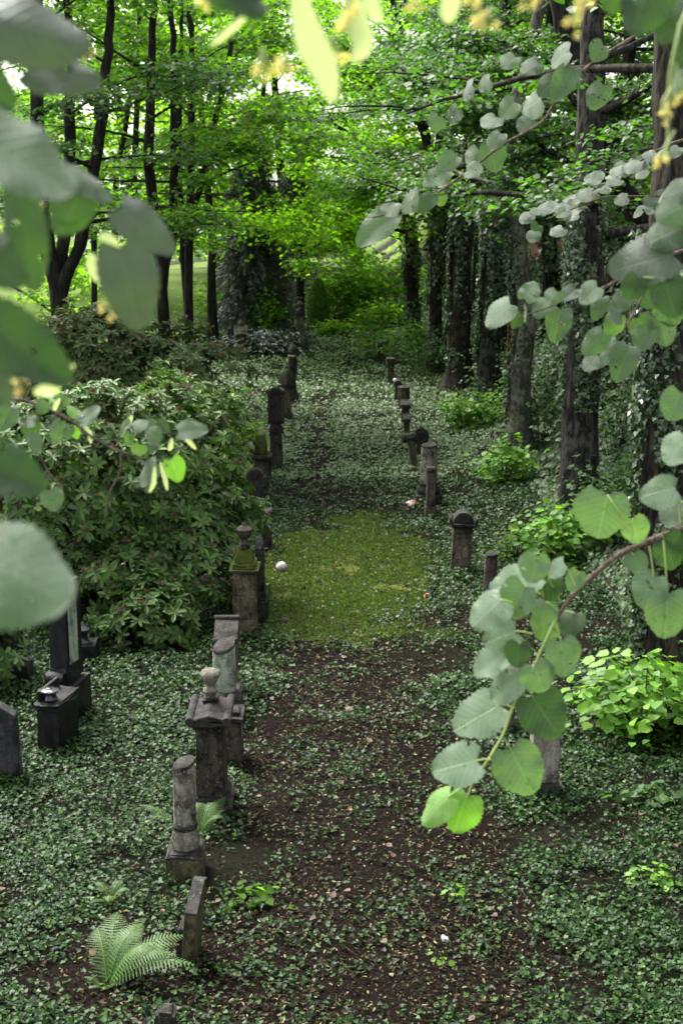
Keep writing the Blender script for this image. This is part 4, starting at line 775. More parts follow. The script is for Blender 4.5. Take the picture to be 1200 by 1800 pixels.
rhodo('rhododendron', 'dark brownish rhododendron behind, with many dry flower heads', b, [(.2, 0, 1.8, 2.4, 2.0, 2.0), (-1.6, .2, 2.2, 2.2, 2.0, 2.1), (1.3, .2, 2.6, 1.6, 1.6, 1.5), (-.3, 0, 3.2, 1.5, 1.5, 1.25), (-3.2, 0, 2.0, 1.9, 1.8, 1.9), (1.7, -.3, 1.2, 1.5, 1.4, 1.1)], 3600, LM['rhodob'], .205, .30)
b = on(-4.95, 20.6)
rhodo('rhododendron', 'low rhododendron sprays at the left edge beside the black monument', b, [(-.5, 0, .7, 1.0, .9, .7), (-.9, .6, 1.3, 1.0, .9, .9)], 420, LM['rhodo'], .16)
# ------------------------------------------------------------------ conifers
def conifer(name, label, base, h, r, mat, n, size, droop=1.0, low=.1, stems=1):
    base = np.array(base); e = thing(name, label, 'conifer', base); mb, bw, Vs, Fs, n0 = MB(), MB(), [], [], 0
    for k in range(stems): mb.tube([(k * .9, 0, -.2), (k * .9, 0, h * .5), (k * .9 * .6, 0, h)], [.28, .18, .03], 10)
    for k in range(n):
        t = low + (1 - low) * random.random(); az = random.uniform(0, 6.28); L = r * (1 - t) ** .75 * random.uniform(.4, 1.3) + .25; z = h * t
        pts = np.array([(math.cos(az) * L * s, math.sin(az) * L * s, z + .25 * L * s - droop * L * s * s * .9) for s in np.linspace(0, 1, 6)]); bw.tube(pts, np.linspace(.035, .008, 6), 4, cap=False)
        m = int(80 * L) + 30; s = RNG.random(m) ** .7; C = np.stack([np.interp(s, np.linspace(0, 1, 6), pts[:, i]) for i in range(3)], -1); hang = RNG.random(m) ** 1.2 * .6 * droop
        C = C + RNG.normal(0, .09, (m, 3)); C[:, 2] -= hang
        X = np.stack([RNG.normal(math.cos(az) * .8, .6, m), RNG.normal(math.sin(az) * .8, .6, m), -RNG.uniform(.2, 1.2, m)], -1)
        V, F = scatter('needle', C, rotx(X, RNG.normal(0, 1, (m, 3))), size * RNG.uniform(.6, 1.5, m)); Vs.append(V); Fs.append(F + n0); n0 += len(V)
    link('trunk', mb.mesh('trunk', True), BK['dark'], e); link('branches', bw.mesh('branches'), BK['dark'], e); link('foliage', fmesh('foliage', np.concatenate(Vs), np.concatenate(Fs)), mat, e)
b = on(*(at(447, 600, 80)[:2]))
conifer('weeping_spruce', 'big dark weeping spruce left of the path end', b, 12, 2.2, LM['needle'], 560, .30, .85, .12, 2)
b = on(*(at(528, 590, 86)[:2]))
conifer('weeping_spruce', 'slimmer dark spruce behind the two storey tomb', b, 11.5, 1.5, LM['needle'], 260, .28, .85, .36)
def topiary(label, px, py, d, h, r):
    b = on(*(at(px, py, d)[:2])); e = thing('clipped_thuja', label, 'topiary', b); n = 9000; t = RNG.random(n); th = RNG.uniform(0, 6.28, n)
    rr = r * np.minimum(1, (1 - t) * 2.2) ** .55 * (1 + RNG.normal(0, .03, n)) * (.82 + .18 * np.minimum(1, t * 6)); P = np.stack([np.cos(th) * rr, np.sin(th) * rr, t * h], -1); nr = np.stack([np.cos(th), np.sin(th), .3 + 0 * th], -1) + RNG.normal(0, .35, (n, 3))
    V, F = scatter('dia', P, rotx(np.stack([RNG.normal(0, .4, n), RNG.normal(0, .4, n), np.ones(n)], -1), nr), RNG.uniform(.08, .17, n)); link('foliage', fmesh('foliage', V, F), LM['thuja'], e)
    mb = MB(); mb.tube([(0, 0, -.1), (0, 0, h * .9)], [.09, .02], 8); link('trunk', mb.mesh('trunk'), BK['brown'], e)
topiary('clipped cone shaped thuja standing at the end of the path', 559, 592, 84, 2.6, .56)
def shrub(name, label, c, r, n, mat, size, kind='lime', cat='shrub', spread=.45, stems=10, flat=1.0, stalk=True):
    """open shrub: leaves on arching shoots"""
    c = np.array(c); e = thing(name, label, cat, c); mb, C, X = MB(), [], []
    for k in range(stems):
        az = k * 2.4 + random.uniform(-.3, .3); rr = math.sqrt((k + .5) / stems); d = np.array((math.cos(az) * rr * r[0], math.sin(az) * rr * r[1], 0)); top = r[2] * (1 - .55 * rr ** 2) * random.uniform(.8, 1.15)
        p0 = np.array((d[0] * .15, d[1] * .15, 0)); p1 = d * .5 + np.array((0, 0, top * .75)); p2 = d + np.array((random.gauss(0, .05), random.gauss(0, .05), top)); p0[2] = float(tz(c[0] + p0[0], c[1] + p0[1])) - c[2]
        gz = float(tz(c[0] + d[0], c[1] + d[1])) - c[2]; p2[2] += max(0, gz) * .8; p1[2] += max(0, gz) * .5
        mb.tube([p0, p0 * .4 + p1 * .6 + np.array((0, 0, .04)), p1, p2], [.012, .010, .008, .004], 5)
        m = n // stems; s = RNG.random(m) ** .6; q = np.array([p0, p1, p2]); cc = np.stack([np.interp(s, [0, .5, 1], q[:, i]) for i in range(3)], -1); o = RNG.normal(0, 1, (m, 3)) * np.array(r) * .2; o[:, 2] *= .8 * flat; C.append(cc + o); X.append(np.tile(d[None], (m, 1)) + RNG.normal(0, .35 * max(r), (m, 3)))
    C, X = np.concatenate(C), np.concatenate(X); k = C[:, 2] + c[2] > tz(C[:, 0] + c[0], C[:, 1] + c[1]) + .03; C, X = C[k], X[k]; X[:, 2] = -.25 * np.abs(X[:, 0])
    nr = upn(len(C), spread, (0, -.25, 0)); nr /= np.linalg.norm(nr, axis=1)[:, None]; V, F = scatter(kind, C, rotx(X, nr), size * RNG.uniform(.55, 1.25, len(C)))
    link('foliage', fmesh('foliage', V, F), mat, e); link('stems', mb.mesh('stems'), BK['brown'], e)
SH = [('lush bright lime shoots around the foot of the stout right edge tree', (1130, 1290), None, (1.15, .9, .95), 640, 'lime', .165, 20), ('bright lime shoots at the foot of the big rough tree', (985, 985), None, (1.0, .8, 1.05), 560, 'lime', .165, 16), ('fresh green shoots at the foot of the pale lichen trunk', (885, 850), None, (.8, .7, .95), 420, 'lime', .165, 14),
      ('rounded bright green shoots below the brown ivied trunk', (815, 755), None, (.95, .8, 1.1), 480, 'lime', .18, 14), ('bright shoots between the ivy wrapped trunk and pale trunk', (868, 748), None, (.7, .7, 1.0), 320, 'lime', .15, 12), ('small bright seedling patch near the lower right edge', (1150, 1555), None, (.22, .2, .16), 90, 'lime', .07, 6), ('lone green seedling on bare soil above the paper scrap', (775, 1700), None, (.10, .1, .10), 16, 'lime', .07, 3), ('little leafy plant in the lower middle of the path', (790, 1582), None, (.14, .12, .1), 22, 'lime', .07, 4), ('leafy weed in the ivy right of the thin slab', (440, 1590), None, (.26, .24, .16), 80, 'mid', .09, 7), ('big leaved weed in the ivy at the right edge under the shoots', (1140, 1420), None, (.35, .3, .22), 80, 'shade', .12, 7)]
for lab, pp, d, r, n, lf, sz, st in SH: shrub('lime_shoots' if 'shoot' in lab else 'seedling', lab, ground(*pp), r, n, LM[lf], sz, stems=st, cat='shoots' if 'shoot' in lab else 'seedling', spread=.5)
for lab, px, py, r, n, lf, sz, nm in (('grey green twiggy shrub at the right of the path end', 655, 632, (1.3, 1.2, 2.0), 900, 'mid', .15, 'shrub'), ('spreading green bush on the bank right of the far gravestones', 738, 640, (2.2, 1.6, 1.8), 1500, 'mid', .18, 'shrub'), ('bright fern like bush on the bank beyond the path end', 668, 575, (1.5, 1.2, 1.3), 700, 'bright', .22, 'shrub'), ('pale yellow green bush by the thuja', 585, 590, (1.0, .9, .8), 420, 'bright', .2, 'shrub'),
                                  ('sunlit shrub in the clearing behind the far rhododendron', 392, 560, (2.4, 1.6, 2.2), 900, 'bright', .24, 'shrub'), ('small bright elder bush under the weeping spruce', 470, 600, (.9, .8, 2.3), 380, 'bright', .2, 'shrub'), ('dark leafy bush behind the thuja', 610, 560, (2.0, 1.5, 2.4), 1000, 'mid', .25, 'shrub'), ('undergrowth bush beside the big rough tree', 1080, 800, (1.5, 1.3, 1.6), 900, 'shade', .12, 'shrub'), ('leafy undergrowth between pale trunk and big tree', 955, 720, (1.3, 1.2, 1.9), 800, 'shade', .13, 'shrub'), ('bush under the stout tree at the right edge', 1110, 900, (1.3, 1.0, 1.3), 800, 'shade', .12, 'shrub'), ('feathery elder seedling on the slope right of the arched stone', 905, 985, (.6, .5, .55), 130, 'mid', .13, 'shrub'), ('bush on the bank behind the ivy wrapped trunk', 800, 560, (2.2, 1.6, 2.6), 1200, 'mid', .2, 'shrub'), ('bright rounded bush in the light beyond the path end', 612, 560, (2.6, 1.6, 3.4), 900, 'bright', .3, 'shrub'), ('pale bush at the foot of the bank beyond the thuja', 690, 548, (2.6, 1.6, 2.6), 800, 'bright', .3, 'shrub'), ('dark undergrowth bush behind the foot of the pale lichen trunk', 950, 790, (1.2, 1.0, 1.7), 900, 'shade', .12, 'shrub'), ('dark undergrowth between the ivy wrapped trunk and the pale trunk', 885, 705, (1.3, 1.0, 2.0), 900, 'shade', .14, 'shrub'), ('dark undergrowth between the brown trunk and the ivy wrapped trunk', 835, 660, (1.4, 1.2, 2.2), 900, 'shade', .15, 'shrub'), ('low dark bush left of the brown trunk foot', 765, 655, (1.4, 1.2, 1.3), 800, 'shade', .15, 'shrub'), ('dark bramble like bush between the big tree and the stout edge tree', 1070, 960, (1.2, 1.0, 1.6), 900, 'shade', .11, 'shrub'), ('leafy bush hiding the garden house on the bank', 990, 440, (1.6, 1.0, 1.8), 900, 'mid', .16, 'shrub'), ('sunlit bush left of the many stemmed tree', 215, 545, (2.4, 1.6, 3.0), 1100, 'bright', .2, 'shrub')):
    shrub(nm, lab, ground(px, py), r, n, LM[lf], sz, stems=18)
shrub('juniper', 'low spreading blue grey juniper in front of the weeping spruce', ground(470, 622), (2.3, 1.6, 1.0), 3600, LM['juniper'], .28, 'long', 'juniper', .8, 26)
# ------------------------------------------------------------------ ferns
def fern(label, px, py, n, L, seed, az0=None, droop=.62):
    p = ground(px, py); e = thing('fern', label, 'fern', p); rr = random.Random(seed); V, F, n0, mb = [], [], 0, MB()
    for k in range(n):
        az = (az0 or 0) + k * 6.28 / n + rr.uniform(-.3, .3) if az0 is None else rr.uniform(*az0); l = L * rr.uniform(.75, 1.15); el = R(rr.uniform(42, 74)); m = 26
        s = np.linspace(0, 1, m); d = np.array((math.cos(az), math.sin(az), 0)); x = l * (s * math.cos(el) + .12 * s * s); z = l * (s * math.sin(el) - droop * s ** 2.2 * math.sin(el)); C = d[None] * x[:, None] + np.array((0, 0, 1))[None] * z[:, None]; mb.tube(C[::3], np.linspace(.006, .002, len(C[::3])), 4)
        t = np.gradient(C, axis=0); t /= np.linalg.norm(t, axis=1)[:, None]; side = np.cross(d, (0, 0, 1)); w = l * .20 * np.sin(np.pi * np.clip(s * .93 + .07, 0, 1)) ** .8 * (1 - .45 * s)
        for sg in (-1, 1):
            for q in range(3, m):
                D = side * sg * .92 + t[q] * .42; D /= np.linalg.norm(D); nn = np.cross(D, t[q]) * (-sg); nn /= np.linalg.norm(nn) + 1e-9; D = D - np.array((0, 0, .18)); j = 9
                base, wl = C[q], w[q]; wd = l / m * .62
                for a in range(j):                       # leaflets along each pinna
                    u0 = a / j; pw = wd * (1 - u0) ** .7; c0 = base + D * wl * u0; Y = np.cross(nn, D)
                    V.append([c0, c0 + D * wl * .07 + Y * pw * .62, c0 + D * wl * .125, c0 + D * wl * .07 - Y * pw * .62]); F.append([n0, n0 + 1, n0 + 2, n0 + 3]); n0 += 4
    V = np.array(V).reshape(-1, 3); link('fronds', fmesh('fronds', V, np.array(F)), LM['fern'], e); link('stalks', mb.mesh('stalks'), LM['lime'], e)
fern('large pale green fern spreading left of the thin leaning slab', 190, 1740, 11, .98, 3, (-.2, 2.3))
fern('pale fern rising behind the broken column on its pedestal', 352, 1470, 6, .68, 5, (-.2, 1.9))
fern('small pale fern frond at the left foot of the broken column', 305, 1452, 3, .5, 8, (2.4, 3.6))
fern('faint young fern in the ivy above the large fern', 195, 1590, 5, .45, 11)
fern('tiny yellowish fern tuft below the large fern', 185, 1745, 5, .30, 14)
# ------------------------------------------------------------------ what shows beyond the trees
def house(name, label, x, y, w, dpt, h, wall, roofc, nwin):
    b = on(x, y, -.3); e = thing(name, label, 'house', b); mb = MB()
    def box(m, x0, x1, y0, y1, z0, z1): m.add([(x0, y0, z0), (x1, y0, z0), (x1, y1, z0), (x0, y1, z0), (x0, y0, z1), (x1, y0, z1), (x1, y1, z1), (x0, y1, z1)], [[0, 3, 2, 1], [4, 5, 6, 7], [0, 1, 5, 4], [1, 2, 6, 5], [2, 3, 7, 6], [3, 0, 4, 7]])
    box(mb, -w / 2, w / 2, 0, dpt, 0, h); link('wall', mb.mesh('wall'), plain(name + '_wall', wall, .8, .15, 3), e)
    mb = MB(); o = .4; mb.add([(-w / 2 - o, -o, h), (w / 2 + o, -o, h), (w / 2 + o, dpt + o, h), (-w / 2 - o, dpt + o, h), (-w / 2 - o, dpt / 2, h + dpt * .4), (w / 2 + o, dpt / 2, h + dpt * .4)], [[0, 1, 5, 4], [2, 3, 4, 5], [0, 3, 2, 1]], [[1, 2, 5], [3, 0, 4]]); link('roof', mb.mesh('roof'), plain(name + '_roof', roofc, .7, .2, 6), e)
    for k in range(nwin):
        cx = -w / 2 + (k + .5) * w / nwin
        for z in (1.0, 3.6)[:1 if h < 4 else 2]:
            mb = MB(); box(mb, cx - .5, cx + .5, -.06, .02, z, z + 1.4); f = link('window', mb.mesh('window'), plain('white_frame', (.7, .7, .68), .5, .05), e); mb = MB(); box(mb, cx - .42, cx + .42, -.075, -.062, z + .08, z + 1.32); link('pane', mb.mesh('pane'), plain('dark_glass', (.03, .035, .04), .08, .1), f)
house('garden_house', 'reddish garden house glimpsed on the bank between the pale and the rough trunks', 9.2, 62, 2.4, 3, 1.7, (.45, .20, .17), (.2, .08, .06), 2)
house('pale_house', 'pale rendered house glimpsed high at the right behind the leaning trunk', 21, 74, 9, 7, 5.5, (.72, .70, .66), (.2, .12, .1), 4)
house('white_house', 'white house glimpsed far left beyond the sunlit clearing', -20, 150, 12, 8, 6, (.75, .75, .72), (.16, .14, .14), 4)
def fence():
    mt = plain('weathered_wood', (.22, .10, .045), .8, .3, 14); e0 = on(9.0, 52.5); e = thing('wooden_fence', 'brown slatted wooden fence on top of the bank between the trunks', 'fence', e0); mb, rl = MB(), MB()
    for k in range(26):
        x = k * .17; p = on(9.0 + x, 52.5 + .02 * k) - e0; mb.tube([p, p + np.array((0, 0, 1.25))], [.06, .06], 4)
    for z in (.35, 1.0): rl.tube([on(9, 52.56)-e0 + np.array((0, .06, z)), on(9.0 + 4.25, 53.1) - e0 + np.array((0, .06, z))], [.035, .035], 4)
    link('slats', mb.mesh('slats'), mt, e); link('rails', rl.mesh('rails'), mt, e)
fence()
p0 = at(893, 560, 46); p0 = on(p0[0], p0[1]); mb = MB(); h = 6.6 + .0 - p0[2] - 46 * (SP + (430 - 900) / FPX * CP); mb.tube([(0, 0, -.2), (.02, 0, h * .5), (0, 0, h)], [.045, .04, .035], 8); tag(link('wooden_pole', mb.mesh('wooden_pole'), bark('orange_wood', (.05, .02, .008), (.20, .075, .015), 14), loc=p0), 'thin orange brown wooden pole against the pale lichen trunk', 'pole')
# ------------------------------------------------------------------ lime twigs hanging in front of the view
def big_leaf_mat(name, lo, hi, vein, rough=.42, spec=.24, trans=.3, coat=.0):
    m, t, o = nmat(name); at_ = t.nodes.new('ShaderNodeAttribute'); at_.attribute_name = 'luv'; s = t.nodes.new('ShaderNodeSeparateXYZ'); t.links.new(at_.outputs['Vector'], s.inputs[0])
    def M(op, a, b=None, c=None):
        n = t.nodes.new('ShaderNodeMath'); n.operation = op
        for k, x in enumerate((a, b, c)):
            if x is None: continue
            if hasattr(x, 'node'): t.links.new(x, n.inputs[k])
            else: n.inputs[k].default_value = x
        return n.outputs[0]
    u, v, w = s.outputs[0], s.outputs[1], s.outputs[2]; av = M('ABSOLUTE', w)             # w = true sideways distance, v = -1..1
    sv = M('ABSOLUTE', M('SUBTRACT', M('FRACT', M('MULTIPLY', M('SUBTRACT', u, M('MULTIPLY', av, .75)), 7.5)), .5))
    side = ramp(t, [(.0, 1), (.10, 0)], sv); mid = ramp(t, [(.0, 1), (.024, 0)], av)
    fine = t.nodes.new('ShaderNodeTexVoronoi'); fine.feature = 'DISTANCE_TO_EDGE'; fine.inputs['Scale'].default_value = 22; t.links.new(at_.outputs['Vector'], fine.inputs['Vector'])
    vn_ = M('MAXIMUM', M('MULTIPLY', side, .75), mid); g = t.nodes.new('ShaderNodeNewGeometry'); tc = t.nodes.new('ShaderNodeTexCoord').outputs['Object']
    c = mixc(t, g.outputs['Random Per Island'], lo, hi); c = mixc(t, ramp(t, [(.35, 0), (.7, .5)], noise(t, 34, 3, .6, tc)), c, tuple(x * .7 for x in lo)); c = mixc(t, M('MULTIPLY', vn_, .55), c, vein)
    spot = ramp(t, [(.64, 0), (.68, 1)], noise(t, 62, 2, .5, tc))
    c = mixc(t, M('MULTIPLY', spot, .85), c, (lo[0] * .7, lo[1] * 1.0, lo[2] * .5))
    hgt = M('ADD', M('MULTIPLY', vn_, -.8), M('MULTIPLY', ramp(t, [(0, 0), (.12, 1)], fine.outputs['Distance']), .35))
    p = t.nodes.new('ShaderNodeBsdfPrincipled'); t.links.new(c, p.inputs['Base Color']); t.links.new(M('MULTIPLY_ADD', spot, -.3, rough), p.inputs['Roughness']); p.inputs['Specular IOR Level'].default_value = spec
    p.inputs['Sheen Weight'].default_value = .15; p.inputs['Coat Weight'].default_value = coat; p.inputs['Coat Roughness'].default_value = .3
    t.links.new(bump(t, hgt, .6, .002), p.inputs['Normal']); tr = t.nodes.new('ShaderNodeBsdfTranslucent'); t.links.new(mixc(t, 1, c, (1.6, 1.9, .5), 'MULTIPLY'), tr.inputs[0])
    mx = t.nodes.new('ShaderNodeMixShader'); mx.inputs[0].default_value = trans; t.links.new(p.outputs[0], mx.inputs[1]); t.links.new(tr.outputs[0], mx.inputs[2]); t.links.new(mx.outputs[0], o.inputs[0]); return m
BL = dict(paleleaf=big_leaf_mat('pale_lime_leaf', (.075, .13, .068), (.10, .165, .09), (.17, .24, .13)), sheen=big_leaf_mat('grey_sheen_lime_leaf', (.036, .058, .036), (.055, .08, .052), (.08, .115, .07), .36, .4, .16), wet=big_leaf_mat('wet_lime_leaf', (.050, .092, .046), (.074, .126, .062), (.13, .19, .10)), deep=big_leaf_mat('dull_lime_leaf', (.024, .052, .019), (.036, .072, .028), (.07, .12, .05)), fresh=big_leaf_mat('fresh_lime_leaf', (.10, .22, .035), (.14, .28, .05), (.24, .38, .12)))
TW = bark('lime_twig_bark', (.10, .075, .055), (.24, .19, .15), 60); GT = plain('green_twig', (.22, .30, .07), .45, .2, 40); BR = leafmat('lime_bract', [(.36, .44, .20), (.46, .53, .27)], .5, (1.15, 1.2, .75), .5); FL = leafmat('lime_flower', [(.70, .58, .18), (.80, .72, .40), (.72, .58, .14)], .35, (1.1, 1.1, .7), .6, .3)
NU, NV = 20, 8
def leaf_verts(L, Wd, seed, droop=.12, fold=.10):
    rr = random.Random(seed); u = np.linspace(0, 1, NU + 1); v = np.linspace(-1, 1, NV + 1); U, Vv = np.meshgrid(u, v, indexing='ij')
    prof = np.power(np.clip(U, 1e-6, 1), .42) * np.power(np.clip(1 - U, 0, 1), .56) / .502
    asym = 1 + rr.uniform(-.09, .09) * np.sign(Vv); ser = 1 + .045 * ((np.arange(NU + 1) % 2) * 2 - 1)[:, None] * (np.abs(Vv) > .99)
    y = Vv * prof * .5 * asym * ser; x = U - .23 * np.abs(Vv) ** 1.4 * (1 - U) ** 2.2 * (U > 0) ; x = (x + .13 * sst(.8, 1, U)) / 1.13
    k, ph = rr.uniform(4, 7), rr.uniform(0, 6)
    z = -droop * U ** 2 + fold * np.abs(y) * 1.2 - .20 * y ** 2 + .034 * np.sin(k * U * 2 + ph) * np.abs(Vv) ** 2 + rr.uniform(-.12, .12) * y * U
    V = np.stack([x * L, y * Wd, z * L], -1).reshape(-1, 3); i = np.arange(NU)[:, None] * (NV + 1) + np.arange(NV)[None]
    F = np.stack([i, i + NV + 1, i + NV + 2, i + 1], -1).reshape(-1, 4); return V, F, np.stack([U, Vv, y], -1).reshape(-1, 3)
def unit(a): return a / (np.linalg.norm(a) + 1e-9)
class Branch:
    def __init__(s, label, org):
        s.org = np.array(org); s.e = thing('lime_branch', label, 'lime branch', s.org); s.lv = {}; s.tw, s.gt, s.br, s.fl = MB(), MB(), MB(), MB(); s.k = 0
    def twig(s, pts, r0, r1, green=False, wob=.15):
        P = np.array([at(x, y, d) for x, y, d in pts]) - s.org; n = max(8, len(P) * 4); tt = np.linspace(0, len(P) - 1, n); 
        Q = np.stack([np.interp(tt, np.arange(len(P)), P[:, i]) for i in range(3)], -1); Q[1:-1] = (Q[:-2] + 2 * Q[1:-1] + Q[2:]) / 4
        (s.gt if green else s.tw).tube(Q, np.linspace(r0, r1, n), 8, wob=wob)
    def leaf(s, b, tip, w, d, mat='wet', up=.5, dd=0.0, petiole=None, droop=None):
        """leaf from pixel b (stalk end) to pixel tip, w pixels wide, at distance d"""
        s.k += 1; rr = random.Random(s.k * 31 + int(b[0])); B = at(*b, d); T = at(*tip, d + dd + rr.uniform(-.012, .02) * d * .5); X = (T - B) * .95; L = np.linalg.norm(X); x = X / L; toc = unit(CAM - B)
        n = toc * .62 + np.array((0, 0, 1.0)) * up + np.array((rr.uniform(-.22, .22), rr.uniform(-.15, .15), 0)); n = unit(n - x * n.dot(x)); y = np.cross(n, x)
        r_ = unit(np.cross(toc, np.array((0, 0, 1.0)))); u_ = np.cross(r_, toc); vis = math.hypot(y.dot(r_), y.dot(u_)); Wd = 1.02 * w * d / FPX / max(.45, vis)
        V, F, a = leaf_verts(L, min(Wd, L * 1.5), s.k * 17 + int(b[1]), rr.uniform(-.04, .34) if droop is None else droop, rr.uniform(-.1, .24))
        if rr.random() < .35:
            F = np.delete(F, [rr.randrange(NV * 4, len(F) - 10) for _ in range(rr.choice((1, 1, 2, 3)))], 0)
        Wv = B + V[:, :1] * x + V[:, 1:2] * y + V[:, 2:] * n - s.org; q = s.lv.setdefault(mat, [[], [], [], 0]); q[0].append(Wv); q[1].append(F + q[3]); q[2].append(a); q[3] += len(Wv)
        if petiole is not None:
            A = at(petiole[0], petiole[1], d + .0); m = (A + B) / 2 + np.array((0, 0, .06)) * np.linalg.norm(A - B); rp = .0013 * max(1, d / 2.6); s.gt.tube(np.array([A, m, B, B + x * L * .05]) - s.org, [rp * 1.2, rp, rp, rp * .6], 6)
    def bract(s, pts, w, d):
        P = np.array([at(x, y, d) for x, y in pts]) - s.org; n = 9; tt = np.linspace(0, len(P) - 1, n); C = np.stack([np.interp(tt, np.arange(len(P)), P[:, i]) for i in range(3)], -1); t = np.gradient(C, axis=0); toc = unit(CAM - s.org)
        sd = np.cross(t, toc); sd /= np.linalg.norm(sd, axis=1)[:, None]; ww = (w * d / FPX / 2) * np.sin(np.pi * np.linspace(.06, .97, n)) ** .6
        V = np.concatenate([C - sd * ww[:, None], C + toc * .002, C + sd * ww[:, None]]); i = np.arange(n - 1); mb = MB(); mb.add(V, np.concatenate([np.stack([i, i + 1, i + n + 1, i + n], -1), np.stack([i + n, i + n + 1, i + 2 * n + 1, i + 2 * n], -1)])); link('bract', mb.mesh('bract'), BR, s.e)
    def flowers(s, px, py, rpx, d, n=5, stalk=None):
        rr = random.Random(int(px + py)); o = at(px, py, d) - s.org; mb = MB(); R_ = rpx * d / FPX
        for k in range(n):
            c = o + np.array([rr.uniform(-1, 1) * R_ for _ in range(3)]) * .7; f = R_ * .42
            for j in range(12):
                dr = unit(np.array([rr.gauss(0, 1) for _ in range(3)])); a = unit(np.cross(dr, (.3, .5, .8))); mb.add([c, c + dr * f * .55 + a * f * .22, c + dr * f, c + dr * f * .55 - a * f * .22], [[0, 1, 2, 3]])
            s.gt.tube([o + np.array((0, 0, R_ * 1.3)), (o + c) / 2 + np.array((0, 0, R_ * .5)), c], [.0011, .0009, .0008], 5)
        link('flower_cluster', mb.mesh('flower_cluster'), FL, s.e)
        if stalk: s.gt.tube([at(stalk[0], stalk[1], d) - s.org, o + np.array((0, 0, R_ * 1.3))], [.0012, .001], 5)
    def done(s):
        if s.lv:
            Vs, Fs, As, mi, n0, ms = [], [], [], [], 0, []
            for k, (nm, q) in enumerate(s.lv.items()):
                V, F, A = np.concatenate(q[0]), np.concatenate(q[1]), np.concatenate(q[2]); Vs.append(V); Fs.append(F + n0); As.append(A); n0 += len(V); mi += [k] * len(F); ms.append(BL[nm])
            if s.gt.n:
                V = np.concatenate(s.gt.v); Vs.append(V); As.append(np.zeros((len(V), 3))); gf = {k: np.concatenate(f) + n0 for k, f in s.gt.f.items()}; q4 = gf.pop(4); Fs.append(q4); mi += [len(ms)] * len(q4); ms.append(GT)
            me = fmesh('foliage', np.concatenate(Vs), np.concatenate(Fs), True, mi); a = me.attributes.new('luv', 'FLOAT_VECTOR', 'POINT'); a.data.foreach_set('vector', np.concatenate(As).astype(np.float32).ravel()); link('foliage', me, ms, s.e)
        for nm, mb, m in (('twig', s.tw, TW),):
            if mb.n: link(nm, mb.mesh(nm, nm == 'twig'), m, s.e)
# --- long sharp spray at the lower right
D = 2.75
b = Branch('long lime twig with broad pale leaves hanging over the lower right gravestones', at(1130, 955, D))
b.twig([(1330, 900, 2.95), (1190, 930, 2.82), (1130, 955, D), (1085, 975, D), (1040, 1013, D), (1003, 1050, D), (978, 1085, D)], .0062, .0040); b.twig([(978, 1085, D), (955, 1135, D), (935, 1180, D), (905, 1228, D), (885, 1290, D), (858, 1335, D), (832, 1372, D), (822, 1398, D)], .0034, .0018, True)
b.twig([(1075, 970, D), (1066, 962, D), (1074, 1030 - 50, D)], .002, .0015); b.twig([(1058, 1008, D), (1072, 1030, D), (1083, 1050, D)], .0026, .002)
for base, tip, w, mat, pet in [((838, 1337), (752, 1352), 76, 'paleleaf', (862, 1335)), ((897, 1318), (940, 1402), 88, 'paleleaf', (885, 1297)), ((790, 1399), (728, 1444), 52, 'fresh', (832, 1374)), ((821, 1399), (790, 1470), 66, 'fresh', (826, 1388)), ((877, 1239), (790, 1284), 78, 'paleleaf', (905, 1245)), ((935, 1224), (985, 1300), 88, 'deep', (922, 1205)),
    ((912, 1190), (854, 1228), 62, 'paleleaf', (930, 1195)), ((937, 1168), (957, 1220), 62, 'paleleaf', (935, 1180)), ((886, 1150), (829, 1188), 54, 'paleleaf', (908, 1152)), ((912, 1130), (908, 1175), 48, 'deep', (935, 1140)), ((985, 1128), (996, 1194), 64, 'paleleaf', (975, 1095)), ((906, 1110), (846, 1130), 56, 'paleleaf', (935, 1115)),
    ((880, 1054), (822, 1100), 64, 'paleleaf', (900, 1060)), ((942, 1010), (853, 1036), 62, 'paleleaf', (955, 1050)), ((922, 1030), (888, 1090), 66, 'paleleaf', (950, 1045)), ((944, 978), (932, 1028), 56, 'paleleaf', (955, 1020)), ((962, 1016), (964, 1064), 52, 'deep', (985, 1060)), ((960, 1058), (950, 1100), 46, 'paleleaf', (980, 1075)),
    ((958, 1088), (950, 1130), 54, 'paleleaf', (972, 1095)), ((1010, 1078), (990, 1120), 44, 'deep', (985, 1075)), ((990, 990), (958, 1012), 30, 'paleleaf', (1010, 1030)), ((1016, 1005), (1000, 1042), 34, 'paleleaf', (1020, 1030)), ((1066, 870), (1050, 952), 96, 'paleleaf', (1110, 940)), ((1185, 858), (1117, 872), 58, 'paleleaf', (1195, 920)),
    ((1110, 912), (1125, 962), 50, 'paleleaf', (1110, 955)), ((1148, 1012), (1118, 1072), 66, 'paleleaf', (1140, 960)), ((1172, 1045), (1175, 1128), 82, 'paleleaf', (1165, 950)), ((1112, 975), (1130, 1012), 40, 'paleleaf', (1100, 965)), ((1165, 945), (1190, 1005), 60, 'deep', (1160, 940)), ((1195, 690), (1172, 740), 60, 'paleleaf', None), ((1205, 770), (1168, 815), 62, 'paleleaf', None), ((1198, 880), (1160, 925), 58, 'deep', (1200, 925))]:
    b.leaf(base, tip, w, D + random.uniform(-.07, .07), mat, petiole=pet)
b.done()
